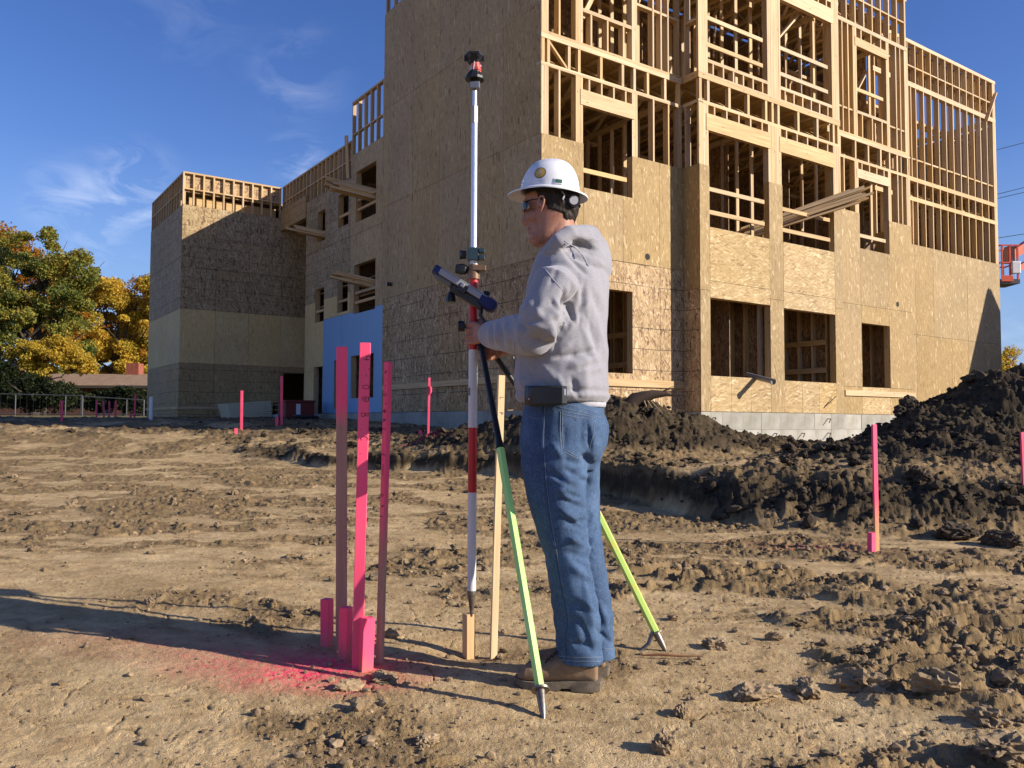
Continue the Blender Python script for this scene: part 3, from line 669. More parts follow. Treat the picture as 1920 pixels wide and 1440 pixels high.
# ---- foundation of the sunny front
conc = NM('form_concrete', .85, .25); o_ = conc.obj(); f1 = conc.noise(o_, 1.6, 5, .6); f2 = conc.noise(conc.map(o_, (6, 6, 1.2)), 1.0, 4)
cc = conc.ramp(f1, [(.3, (.25, .24, .20)), (.5, (.36, .345, .30)), (.7, (.45, .44, .40))])
cc = conc.mixc(conc.mr(f2, .55, .75, 0, .5), cc, (.26, .22, .15)); cc = conc.hsv(cc, conc.mr(conc.rnd(), 0, 1, .85, 1.12))
conc.col(cc).bump(conc.noise(o_, 30, 4), .25, .004); M['conc'] = conc.m
def found(wl, u0, u1, z0=-1.25):
    u = u0
    while u < u1 - .02:
        e = min(u + .61, u1)
        for a, b_ in ((z0, -.362), (-.358, 0 - .006)):
            wl.box('concrete_form_face', u + .002, e - .002, a, b_, .004 + random.uniform(-.004, .006), .2, M['conc'])
        u = e
found(wB, 3.606, 8.394); found(wC, 8.4, 11.88); found(wD, 11.9, 18.98); found(wA, .2, 3.6)
Wall('L', 3.606).box('concrete_form_face', -.44, 0, -1.25, -.006, 0, .2, M['conc'])
Wall('L', .006).box('concrete_form_face', .0, 6.4, -1.25, -.006, 0, .2, M['conc'])
Wall('L', .006).box('concrete_form_face', 6.41, 13.6, -1.25, -.006, 0, .2, M['conc'])
rust = plain('rusty_steel', (.10, .052, .032), .8, .5)
for k in range(9):
    u = 3.95 + .95 * k; y = -.45 if u < 8.4 else -.1
    if u > 12: y = .9
    for z in ((-.44,) if k not in (0, 4) else (-.12, -.44)):
        MB().tube([(u, y + .05, z), (u, y - .07, z - .005), (u - .10, y - .10, z - .09)], .011, 6).build('form_tie', rust, BLD)
MB().tube([(7.6, -.46, .13), (7.95, -.52, .38)], .010, 6).build('form_tie', rust, BLD)
# drain pipe lying out over the sill of the first ground floor opening
# ---- shaded side
sd_ = Wall('L', 0.0)
H_L = [(6.78, 7.97, 4.90, 6.23), (8.44, 9.12, 4.98, 5.86), (10.03, 10.6, 4.85, 5.72), (6.77, 8.05, 2.54, 3.80), (8.42, 9.12, 2.68, 3.66), (10.04, 10.7, 2.57, 3.52),
       (10.07, 10.73, -.02, 1.31), (6.81, 8.16, .37, 1.46), (8.68, 9.26, .10, 1.42)]
def tower(u, z): return M['osb_rough'] if z < 2.0 else M['osb_shade']
sd_.sheath(T + .002, 6.40, .0, 9.75, [], tower, [2.72, 4.96, 7.35], uw=1.22, ustart=0)
sd_.sheath(6.40, 8.30, 2.6, 6.74, H_L, M['osb_shade'], [4.6], uw=5)
sd_.sheath(8.30, 11.46, 3.16, 6.20, H_L, M['osb_dark'], [4.6], uw=1.22)
sd_.sheath(10.05, 11.46, 0, 3.16, H_L, M['osb_olive'], [1.2], uw=5); sd_.sheath(8.30, 10.05, 2.6, 3.16, H_L, M['osb_olive'], [], uw=5)
wrap = NM('blue_membrane', .45, .5); o_ = wrap.obj()
wz = wrap.noise(wrap.map(o_, (2, 2, .5)), 1.0, 3)
wrap.col(wrap.mixc(wz, (.17, .33, .56), (.22, .40, .64))).bump(wz, .3, .01)
sd_.sheath(6.34, 10.05, .0, 2.60, H_L, wrap.m, [], uw=1.22, name='weather_barrier', d=-.002)
for h in H_L:
    sd_.opening(*h)
for (a, b_, z) in ((6.80, 7.95, 5.20), (6.82, 7.95, 5.45), (8.46, 9.1, 5.25), (10.05, 10.58, 5.05), (6.79, 8.03, 2.80), (6.79, 8.03, 3.05), (8.44, 9.1, 2.95), (10.06, 10.68, 2.85)):
    sd_.box('guard_rail', a, b_, z, z + .07, .03, .07)
# beam box over the recessed entry, and the recess
sd_.sheath(11.46, 13.60, 5.75, 6.42, [], M['osb_band'], [], uw=5, th=.16, d=-.04)
MB().box(.0, .9, 11.45, 11.47, -.1, 6.2).build('recess_wall', M['osb_dark'], BLD)
MB().box(.9, .92, 11.47, 13.6, -.1, 6.2).build('recess_wall', M['osb_dark'], BLD)
# parapets of the lower wing
def parapet(wl, a, b_, z0, zm, z1, sp, lining=True):
    n = round((b_ - a) / sp); st = (b_ - a - .05) / n
    for i in range(n + 1):
        wl.box('parapet_stud', a + st * i, a + st * i + .045, z0, z1 - .05, T, T + .09)
        if i < n: wl.box('parapet_block', a + st * i + .046, a + st * (i + 1) - .001, zm, zm + .035, T + .003, T + .085)
    wl.box('parapet_cap', a, b_, z1 - .05, z1, T - .004, T + .10)
    if lining: wl.box('parapet_lining', a + .02, b_ - .02, zm - .06, z1 - .052, T + .092, T + .105, M['osb_rough'])
parapet(sd_, 8.32, 13.60, 6.20, 6.65, 7.17, .30)
parapet(sd_, 6.42, 8.30, 6.75, 7.28, 8.18, .36, False)
for (ww_, a, b_) in ((Wall('L', 1.0), 6.42, 8.3),):      # second, sunlit row of studs behind the taller parapet
    for k in range(5): ww_.box('inner_stud', a + .45 * k, a + .45 * k + .09, 6.75, 8.15, 0, .09)
    ww_.box('inner_plate', a, b_, 7.9, 7.98, 0, .09); ww_.box('inner_plate', a, b_, 8.12, 8.2, 0, .09); ww_.box('inner_plate', a, b_, 7.4, 7.46, 0, .09)
beam_part('brace', (-.06, 8.36, 6.15), (-.1, 8.42, 7.3), .04, .09)
# parapet frame above the tower
parapet(sd_, .01, 6.36, 9.76, 10.3, 10.9, .41, True)
# ---- far block standing out to the left (front at y = 13.6, from x = -2.98)
fb = Wall('A', 13.6); X0 = -2.98
def fbm_(u, z): return M['osb_band'] if z < 1.2 else (M['osb_olive'] if z < 2.8 else M['osb_dark'])
fb.sheath(X0, .9, -.1, 6.16, [(.13, .85, -.1, 1.29)], fbm_, [1.48, 3.08, 4.3, 5.2], uw=1.0)
fb.box('jack_stud', .10, .14, -.1, 1.29, T, .15)
fs = Wall('L', X0)
fs.sheath(13.6 + T, 18.0, -.1, 6.16, [], fbm_, [1.48, 3.08, 4.6], uw=1.22)
parapet(fb, X0, -.02, 6.17, 6.63, 7.15, .29); parapet(fs, 13.6 + .1, 18.0, 6.17, 6.63, 7.15, .36)
fb.box('ledger_board', X0, .0, .12, .20, -.03, -.003); fs.box('ledger_board', 13.57, 18.0, .12, .20, -.03, -.003)
MB().box(X0 + .15, .1, 13.75, 18, 6.60, 6.66).build('roof_deck', M['osb'], BLD)
for k in range(7): piece('roof_joist', X0 + .25, -.1, 13.9 + .6 * k, 13.95 + .6 * k, 6.2, 6.50)
beam_part('roof_brace', (-2.0, 14.2, 6.2), (-1.2, 15, 6.9), .04, .12)
MB().box(X0 + .02, 9, 18.0, 18.02, -.1, 7.1).build('rear_wall', M['osb'], BLD); MB().box(9, 9.02, 8.4, 18.0, -.1, 6.66).build('rear_wall', M['osb'], BLD)
# solid cross walls between the rooms keep the low sun out of the openings
for (x, y0, y1, z0, z1) in ((3.45, .6, 2.88, 0, 2.9), (5.84, -.2, 2.88, 0, 2.9), (8.28, -.2, 2.88, 0, 2.9), (11.2, .1, 2.88, 0, 2.9), (6.05, .9, 5.5, 3.43, 6.2), (8.42, 1.0, 5.5, 3.43, 6.2), (11.3, .8, 5.5, 3.43, 6.2), (3.7, 1.6, 5.5, 3.43, 6.2),
                          (8.45, 1.2, 5.5, 6.86, 9.7), (12.0, 1.1, 5.5, 6.86, 10.3), (4.6, 2.2, 5.5, 6.86, 9.7)):
    MB().box(x, x + .02, y0, y1, z0, z1).build('cross_wall', M['osb_in_shade'], BLD)
MB().box(8.5, 15.0, 2.4, 2.42, 6.86, 9.5).build('cross_wall', M['osb_rough'], BLD); MB().box(12.4, 18.8, 3.1, 3.12, 3.43, 6.2).build('cross_wall', M['osb_in_shade'], BLD)
for k in range(16): piece('inner_stud', 8.6 + .41 * k, 8.64 + .41 * k, 2.27, 2.39, 6.86, 9.5)
piece('inner_plate', 8.5, 15.0, 2.27, 2.39, 9.42, 9.5)
piece('inner_plate', 12.1, 18.8, 2.0, 2.1, 9.1, 9.3); piece('inner_plate', 12.1, 18.8, 1.5, 1.6, 8.86, 8.94)
MB().box(18.985, 18.998, .92, 4.5, 4.9, 9.4).build('sheathing_panel', M['osb'], BLD)
for (x, y0, y1) in ((3.45, .62, 2.8), (5.84, -.18, 2.8), (8.28, -.18, 2.8), (11.2, .12, 2.8)):
    k = 0
    while y0 + .38 * k < y1:
        piece('inner_stud', x - .125, x - .005, y0 + .38 * k, y0 + .38 * k + .045, 0, 2.88); k += 1
    if x in (8.28, 3.45):
        for z in (.95, 1.6): piece('blocking', x - .16, x - .127, y0, y1, z, z + .12)
# ---- floors, interior walls, ceilings
MB().box(.16, 18.8, .2, 11.4, -.12, -.02).build('floor_slab', M['conc'], BLD)
def deck(x0, x1, y0, y1, z, nm='floor_deck'):
    MB().box(x0, x1, y0, y1, z - .022, z).build(nm, M['osb'], BLD)
deck(.16, 18.8, 1.08, 11.4, 3.43); deck(.16, 8.35, .165, 1.079, 3.43); deck(3.75, 8.35, -.28, .163, 3.43); deck(8.36, 11.95, .07, 1.079, 3.43)
deck(.16, 18.8, 1.08, 11.4, 6.86); deck(.16, 8.35, .165, 1.079, 6.86); deck(3.75, 8.35, -.28, .163, 6.86); deck(8.36, 11.95, .07, 1.079, 6.86)
deck(.16, 1.2, .17, 6.36, 10.32, 'roof_deck'); deck(1.2, 11.9, .17, 2.9, 10.32, 'roof_deck'); deck(.16, 9, 8.40, 18, 6.66, 'roof_deck'); deck(.15, 5, 6.4, 8.99, 6.86, 'roof_deck') if False else None
# open-web trusses, one shared mesh
tm = MB(); LT = 5.4
tm.box(0, .09, 0, LT, 0, .038); tm.box(0, .09, 0, LT, .46, .50)
nb = 9
for k in range(nb):
    y0 = LT * k / nb; y1 = LT * (k + 1) / nb; a, b_ = (.04, .46) if k % 2 == 0 else (.46, .04)
    tm.beam((.045, y0 + .02, a), (.045, y1 - .02, b_), .085, .035)
tmesh = tm.mesh('floor_truss', LUM[1])
for z in (2.92, 6.335, 9.79):
    for k in range(31):
        x = .35 + .6 * k
        if z > 9 and x > 11.5: continue
        y = .17 if x < 3.6 else (-.27 if x < 8.3 else (.08 if x < 12 else 1.08))
        tr_ = link('floor_truss', tmesh, BLD, (x, y, z))
        if z > 9 and x > 1.3: tr_.scale = (1, .52, 1)
MB().box(.3, 11.9, 2.96, 2.98, 6.9, 10.28).build('interior_wall', M['osb_in_shade'], BLD)
# interior walls
for (z0, z1) in ((0, 2.9), (3.43, 6.33), (6.86, 9.78)):
    xm = 18.8 if z0 < 3 else (12.6 if z0 < 6 else 11.9)
    for k in range(int(xm / .41)):
        piece('partition_stud', .2 + .41 * k, .24 + .41 * k, 2.9, 3.0, z0, z1, LUM[2])
    piece('partition_plate', .2, xm, 2.9, 3.0, z1 - .09, z1 - .001); piece('partition_plate', .2, xm, 2.9, 3.0, z0 + .001, z0 + .05)
    MB().box(.16, min(xm, 12.3) if z0 > 3 else xm, 5.6, 5.62, z0, min(z1, 9.3)).build('interior_wall', M['osb_in_shade'], BLD)
    for (x, ya, yb) in ((3.3, .2, 2.88), (5.98, .2, 2.88), (8.5, .3, 2.88), (11.5, .3, 2.88)):
        for k in range(int((yb - ya) / .41) + 1):
            piece('partition_stud', x, x + .09, ya + .41 * k, ya + .41 * k + .04, z0, z1, LUM[2])
        piece('partition_plate', x, x + .09, ya, yb, z1 - .09, z1 - .001)
for x in (5.1, 9.8): 
    MB().box(x, x + .02, .4 if x > 8 else .1, 2.85, .0, 2.9).build('interior_wall', M['osb_in_shade'], BLD)
MB().box(2.6, 2.62, 6.0, 11.4, 0, 6.1).build('interior_wall', M['osb_in_shade'], BLD)
for y in (5.9, 8.25, 9.6, 11.3): MB().box(.16, 2.6, y, y + .02, 0, 6.1).build('interior_wall', M['osb_in_shade'], BLD)
for z in (3.43,): MB().box(.16, 2.6, 6.0, 11.4, 3.0, 3.06).build('interior_ceiling', M['osb_in_shade'], BLD)
for k in range(8):
    for z in (.0, 3.43): piece('partition_stud', 1.3, 1.39, 6.5 + .6 * k, 6.54 + .6 * k, z, z + 2.7, LUM[2])
for k in range(6): beam_part('brace', (5.0 + .9 * k, 1.4, 3.5), (6.0 + .9 * k, 1.7, 6.3), .035, .09) if k in (1, 3) else None
for k in range(5): beam_part('brace', (4.1 + 1.6 * k, 1.0, 8.2), (4.9 + 1.6 * k, 1.6, 9.8), .035, .09)
for k in range(9): piece('inner_stud', 12.6 + .63 * k, 12.66 + .63 * k, 3.4, 3.5, 6.86, 9.2 if k % 3 else 8.6)
piece('inner_plate', 12.6, 16.4, 3.4, 3.5, 9.2, 9.3); piece('inner_plate', 14.5, 18.6, 3.4, 3.5, 8.2, 8.34); piece('inner_plate', 13.5, 17.6, 3.38, 3.5, 7.6, 7.7)
# ================================================================== SURVEY STAKES, POLE AND SITE THINGS
def stake_mat(name, ztop, zbot, base=(.50, .33, .19), pink=(1.0, .055, .15), lo=0.0):
    """bare lath sprayed fluorescent pink from the top down, the overspray fading out"""
    m = NM(name, .55, .35); o = m.obj(); z = m.n('ShaderNodeSeparateXYZ', {0: o}).outputs[2]
    g = m.noise(m.map(o, (60, 60, 3)), 1.0, 4)
    wood = m.ramp(g, [(.3, tuple(x * .75 for x in base)), (.7, base)])
    zz = m.math('ADD', z, m.math('MULTIPLY', m.math('SUBTRACT', m.noise(m.map(o, (25, 25, 5)), 1.0, 4), .5), .16))
    f = m.mr(zz, zbot, ztop, lo, 1, True)
    pk = m.mixc(m.noise(m.map(o, (14, 14, 4)), 1.0, 3), pink, (1.0, .13, .26))
    m.col(m.mixc(f, wood, pk)).bump(g, .25, .002)
    return m.m
GL = {'4': [[(.1, 1), (.05, .45), (.7, .45)], [(.55, .85), (.5, 0)]], '-': [[(.15, .5), (.5, .5)]], "'": [[(.3, 1), (.27, .75)]], '"': [[(.2, 1), (.18, .78)], [(.4, 1), (.38, .78)]],
      '0': [[(.35, .95), (.1, .7), (.05, .35), (.25, .02), (.5, .1), (.62, .45), (.55, .8), (.35, .95)]], '@': [[(.5, .35), (.3, .3), (.28, .6), (.5, .66), (.52, .35), (.7, .4), (.78, .7), (.5, 1), (.12, .85), (.05, .4), (.25, .05), (.65, .08)]],
      'B': [[(.1, 0), (.14, 1)], [(.1, .98), (.5, .9), (.5, .6), (.15, .52), (.6, .42), (.62, .1), (.08, 0)]], 'C': [[(.6, .85), (.35, 1), (.1, .7), (.08, .3), (.3, .02), (.62, .12)]], '.': [[(.2, .05), (.26, .0)]], ' ': [],
      'F': [[(.12, 0), (.12, 1), (.6, 1)], [(.12, .55), (.5, .55)]], '_': [[(.0, .5), (2.6, .5)]], '9': [[(.55, .75), (.35, 1), (.12, .75), (.3, .5), (.55, .7), (.5, 0)]], '1': [[(.3, 1), (.3, 0)]], 'L': [[(.12, 1), (.12, 0), (.7, 0)]], 'P': [[(.1, 0), (.1, 1)], [(.1, .98), (.5, .92), (.55, .62), (.12, .5)]]}
ink = plain('marker_ink', (.045, .018, .03), .7, bump=0)
def writing(parent, text, x0, y, ztop, size, pitch, lw=.0010, name='handwriting'):
    b = MB(); z = ztop
    for ch in text:
        adv = pitch * (2.7 if ch == '_' else .5 if ch in ".'" else .75 if ch in '" ' else 1)
        for st in GL[ch]:
            pts = [(x0 + gy * size, z - gx * size * .95) for gx, gy in st]
            for (ax_, az_), (bx_, bz_) in zip(pts[:-1], pts[1:]):
                dx, dz = bx_ - ax_, bz_ - az_; l_ = math.hypot(dx, dz) or 1; nx, nz = -dz / l_ * lw, dx / l_ * lw; ex, ez = dx / l_ * lw * .6, dz / l_ * lw * .6
                i = len(b.v); b.v += [(ax_ - ex + nx, y, az_ - ez + nz), (bx_ + ex + nx, y, bz_ + ez + nz), (bx_ + ex - nx, y, bz_ + ez - nz), (ax_ - ex - nx, y, az_ - ez - nz)]; b.f.append((i, i + 1, i + 2, i + 3))
        z -= adv
    return b.build(name, ink, parent)
def stake(name, label, cat, foot, top, Y, wd, th, rz, mat, group, text=None, point=0, dY=0):
    """foot and top measured on the photograph; Y metres ahead"""
    if Y > 2:                                          # stand it where the sight line meets the ground
        best = None
        for k in range(100):
            yy = Y * (.86 + .003 * k) if Y < 7 else Y * (.80 + .005 * k); p = at(*foot, yy); e = p.z - gz(p.x, p.y)
            if e < .004: best = yy; break
        Y = best or Y
        p0 = at(*foot, Y); hgt = (foot[1] - top[1]) / FPX * Y; p0.z = gz(p0.x, p0.y); p1 = at(*top, Y); p1.y = p0.y + dY; p1.z = p0.z + hgt
    else: p0 = at(*foot, Y); p1 = at(*top, Y + dY); p0.z = gz(p0.x, p0.y)
    d = (p1 - p0); h = d.length
    o = link(name, None, loc=p0, label=label, cat=cat, group=group); o.empty_display_size = .1
    o.rotation_mode = 'QUATERNION'; o.rotation_quaternion = d.to_track_quat('Z', 'Y') 
    # keep the chosen heading of the wide face
    o.matrix_world = Matrix.Translation(p0) @ Vector((0, 0, 1)).rotation_difference(d.normalized()).to_matrix().to_4x4() @ Matrix.Rotation(rz, 4, 'Z')
    MB().box(-wd / 2, wd / 2, -th / 2, th / 2, -.12, h).build('shaft', mat, o, bevel=.0015, seg=1)
    for t in (text or []): writing(o, t[0], t[1], -th / 2 - .0006, h - t[2], t[3], t[4])
    return o
G1 = 'tall pink stakes in front'
stake('survey_stake', 'leftmost tall stake, pink above and bare brown below, without writing', 'survey stake', (640, 1220), (641, 655), 3.42, .044, .016, R(6), stake_mat('pink_a', 1.02, .88, (.40, .28, .20), lo=.10), G1)
stake('survey_stake', "tallest pink stake, standing in the middle, reading 4'-0\" @ B.C.", 'survey stake', (670, 1252), (685, 648), 3.22, .040, .018, R(4), stake_mat('pink_b', .55, .1, (.55, .12, .2), lo=.55), G1, [("4'-0\"", -.006, .05, .028, .044), ("@B.C.", -.008, .205, .028, .060)])
stake('survey_stake', 'rightmost and shortest of the three tall front stakes, with F-091 in its writing', 'survey stake', (712, 1240), (728, 684), 3.32, .024, .024, R(-38), stake_mat('pink_c', .75, .30, (.44, .29, .20), lo=.08), G1, [("4'-0\"@BC", -.008, .035, .017, .036), ("F_091", -.008, .36, .017, .042)])
G2 = 'short square hubs beside the tall pink stakes'
hubm = stake_mat('pink_hub', .10, -.06, (.52, .28, .13), lo=.25)
stake('hub_stake', 'short pink hub left of the leftmost tall stake, farthest back', 'hub stake', (613, 1210), (613, 1124), 3.52, .040, .038, R(-25), hubm, G2)
stake('hub_stake', 'short dull pink hub between the leftmost and the middle tall stakes', 'hub stake', (647, 1236), (649, 1140), 3.36, .040, .038, R(-25), stake_mat('pink_hub2', .12, -.02, (.42, .20, .14), lo=.2), G2)
stake('hub_stake', 'bright pink hub standing nearest, in front of the middle tall stake', 'hub stake', (685, 1256), (689, 1160), 3.18, .046, .042, R(32), hubm, G2)
bare = stake_mat('bare_stake', 9, 8, (.78, .58, .34)); 
hb = stake('hub_stake', 'unpainted square wooden hub carrying the tip of the survey pole', 'hub stake', (879, 1230), (879, 1151), 3.44, .040, .042, R(30), stake_mat('bare_hub', 9, 8, (.72, .44, .22)), G2)
lath = stake('survey_stake', 'unpainted wooden lath with L P written near its top, right behind the survey pole', 'survey stake', (925, 1232), (940, 709), 3.39, .030, .014, R(24), bare, 'wooden laths', [("L", -.006, .09, .016, .04), ("P", -.006, .155, .016, .04)])
pr_ = stake_mat('pink_d', .45, .12, (.62, .36, .16)); pf = stake_mat('pink_far', .5, -.5, (.5, .1, .12), pink=(.62, .03, .07), lo=.6)
G3 = 'pink stakes across the site'
stake('survey_stake', 'pink stake standing alone before the dark spoil heap on the right', 'survey stake', (1644, 1033), (1639, 798), 6.12, .038, .018, R(18), pr_, G3)
stake('hub_stake', 'short bright pink hub at the foot of the lone stake by the spoil heap', 'hub stake', (1634, 1034), (1634, 999), 6.08, .045, .04, R(28), stake_mat('pink_e', .05, -.1, (.6, .2, .1), lo=.8), 'far short pink hubs')
stake('survey_stake', 'pink stake cut by the right edge of the picture', 'survey stake', (1920, 906), (1916, 811), 8.6, .035, .018, R(15), pf, G3)
for (fx, fy, tx, ty, Y, lab) in ((803, 816, 805, 708, 11.9, 'far pink stake with a flagging knot, between the front stakes and the pole'), (528, 795, 528, 705, 15.2, 'pink stake standing before the dark ground floor opening'), (453, 780, 454, 708, 16.0, 'pink stake in front of the pale lumber stack'),
    (116, 790, 116, 751, 22, 'thick pink stake in front of the temporary fence at far left'), (181, 782, 181, 750, 26, 'far pink stake just right of the fence joint'), (195, 781, 194, 749, 27, 'second far pink stake right of the fence joint'), (205, 781, 205, 749, 27.5, 'third far pink stake right of the fence joint'), (216, 782, 217, 752, 26.5, 'fourth far pink stake right of the fence joint'), (252, 782, 254, 737, 24, 'tall far pink stake just left of the white pipe')):
    o = stake('survey_stake', lab, 'survey stake', (fx, fy), (tx, ty), Y, .05 if Y > 14 else .035, .02, R(10), pf, G3)
    if Y == 11.9:
        MB().tube([(0, -.02, .76), (.02, -.03, .73), (.02, -.03, .66), (-.01, -.03, .60)], [.008, .024, .02, .004], 8).build('flagging_knot', pf, o)
for (x, y0, y1, Y, lab) in ((788, 816, 806, 12.0, 'tiny pink hub left of the knotted stake'), (519, 795, 782, 15.0, 'tiny pink hub left of the stake at the dark opening'), (443, 781, 768, 15.6, 'tiny pink hub left of the lumber stack stake'), (245, 783, 777, 24, 'tiny pink hub beside the white pipe')):
    stake('hub_stake', lab, 'hub stake', (x, y0), (x, y1), Y, .06, .05, R(20), pf, 'far short pink hubs')

# ---- survey pole with prism, bipod and data collector
PY = 3.40
tip = at(884, 1147, PY); ptop = at(890, 190, PY); pax = (ptop - tip).normalized()
def pp(px, py): return at(px, py, PY)
def on(py):                                         # point of the pole axis at photo row py
    a, b_ = tip, ptop; lo_, hi_ = 0.0, 1.0
    t = (1147 - py) / (1147 - 190); return a + (b_ - a) * t
pole = thing('survey_pole', 'red and white survey pole with aluminium upper half, standing on the unpainted hub', 'survey pole', tip)
def wl(v): return Vector(v) - tip
def ptube(name, y0, y1, r, mat, n=20, r1=None, **k):
    a, b_ = wl(on(y0)), wl(on(y1)); return MB().tube([a, b_], [r, r1 if r1 is not None else r], n).build(name, mat, pole, smooth=False, **k) if n < 9 else sm(MB().tube([a, b_], [r, r1 if r1 is not None else r], n), name, mat, pole)
def sm(mb, name, mat, parent, ang=R(40), **k):
    o = mb.build(name, mat, parent, smooth=True, **k)
    try: o.data.set_sharp_from_angle(angle=ang)
    except Exception: pass
    return o
redp = plain('red_paint', (.50, .012, .015), .38, spec=.5, var=.2, scale=12); whp = plain('white_paint', (.66, .65, .66), .42, spec=.5, var=.08, scale=10); alu = plain('aluminium', (.72, .73, .78), .32, .55, var=.06, bump=.03)
blkp = plain('black_plastic', (.012, .012, .013), .45, spec=.4); steel = plain('scuffed_steel', (.22, .19, .16), .45, .8, var=.3, scale=60); brnz = plain('bronze_collar', (.20, .12, .075), .5, .4); tealp = plain('dark_teal_clamp', (.022, .045, .06), .4, spec=.5)
ptube('spike', 1113, 1156, .0185, steel, 16, .004); ptube('ferrule', 1108, 1115, .019, steel, 16)
ptube('white_band', 928, 1109, .0180, whp); ptube('red_band', 808, 928, .0182, redp); ptube('white_band', 663, 808, .0184, whp); ptube('red_band', 525, 663, .0186, redp)
ptube('collar', 503, 526, .023, brnz, 20); ptube('collar', 516, 530, .026, brnz, 20); ptube('inner_tube', 492, 505, .0155, whp)
ptube('inner_tube', 232, 492, .0125, alu); ptube('socket', 200, 233, .0155, plain('grey_socket', (.42, .41, .40), .5, .2), 6); ptube('inner_tube', 170, 202, .010, alu, 10)
q = on(515); qx = wl(q)
MB().box(qx.x - .005, qx.x + .052, qx.y - .028, qx.y + .01, qx.z - .001, qx.z + .022).build('clamp_lug', brnz, pole, bevel=.003)
sm(MB().tube([qx + Vector((-.075, 0, .01)), qx + Vector((-.05, 0, .008)), qx + Vector((-.034, 0, .006)), qx + Vector((-.02, 0, .006))], [.018, .024, .022, .009], 7), 'knob', blkp, pole, R(20))
q = wl(on(484)); MB().box(q.x - .025, q.x + .022, q.y - .025, q.y + .02, q.z - .026, q.z + .028).build('clamp', tealp, pole, bevel=.003)
for dz in (-.022, .006): MB().box(q.x + .0225, q.x + .046, q.y - .027, q.y + .018, q.z + dz, q.z + dz + .018).build('clamp_lug', tealp, pole, bevel=.002)
sm(MB().tube([q + Vector((-.058, 0, 0)), q + Vector((-.03, 0, 0))], [.020, .017], 7), 'knob', blkp, pole, R(20))
q = wl(on(619)); sm(MB().tube([q + Vector((-.062, -.01, 0)), q + Vector((-.035, -.008, 0))], [.022, .021], 7), 'knob', blkp, pole, R(20)); sm(MB().tube([q + Vector((-.035, -.008, 0)), q + Vector((-.012, 0, 0))], [.009, .008], 8), 'knob_stem', steel, pole)
# prism head
q = wl(on(162)); MB().box(q.x - .022, q.x + .022, q.y - .02, q.y + .02, q.z - .013, q.z + .018).build('prism_mount', plain('satin_block', (.20, .20, .22), .3, .5), pole, bevel=.004)
q = wl(on(150)); n8 = 10
def hexring(c, rx, ry, n=n8, tw=0): return [c + Vector((math.cos(2 * math.pi * k / n + tw) * rx, math.sin(2 * math.pi * k / n + tw) * ry, 0)) for k in range(n)]
sm(MB().rings([hexring(q + Vector((0, 0, z)), r, r) for z, r in ((.000, .022), (.002, .041), (.012, .042), (.030, .030), (.046, .016))]), 'prism_skirt', blkp, pole, R(25))
red_gl = NM('prism_red', .12, .8); n_ = red_gl.tex('Voronoi', red_gl.obj(), 90).outputs['Color']; red_gl.col(red_gl.mixc(red_gl.n('ShaderNodeSeparateColor', {0: n_}).outputs[0], (.35, .012, .006), (.75, .09, .04)))
q2 = wl(on(131)); sm(MB().rings([hexring(q2 + Vector((.004 + dx, 0, z)), r, r) for z, r, dx in ((-.012, .014, .006), (.0, .020, .004), (.018, .021, .0), (.032, .022, -.003))]), 'prism_glass', red_gl.m, pole, R(20))
for a in (0, 2.1, 4.2): MB().beam(q2 + Vector((math.cos(a) * .014, math.sin(a) * .014, -.016)), q2 + Vector((math.cos(a + .5) * .027, math.sin(a + .5) * .027, .030)), .004, .004).build('prism_strut', alu, pole)
sm(MB().rings([hexring(q2 + Vector((-.003, 0, z)), r, r, 6) for z, r in ((.026, .020), (.032, .027), (.056, .036), (.062, .041), (.070, .040))]), 'prism_hood', blkp, pole, R(20))
for k in range(6):
    a = 2 * math.pi * k / 6; c = q2 + Vector((-.003 + math.cos(a) * .037, math.sin(a) * .037, .056)); MB().box(c.x - .005, c.x + .005, c.y - .005, c.y + .005, c.z - .014, c.z + .008).build('hood_tab', blkp, pole)
# small level vial and label on the white band
q = wl(on(735)); MB().box(q.x - .018, q.x - .010, q.y - .0165, q.y - .0145, q.z - .03, q.z + .002).build('sticker', plain('grey_sticker', (.25, .25, .27), .6), pole)
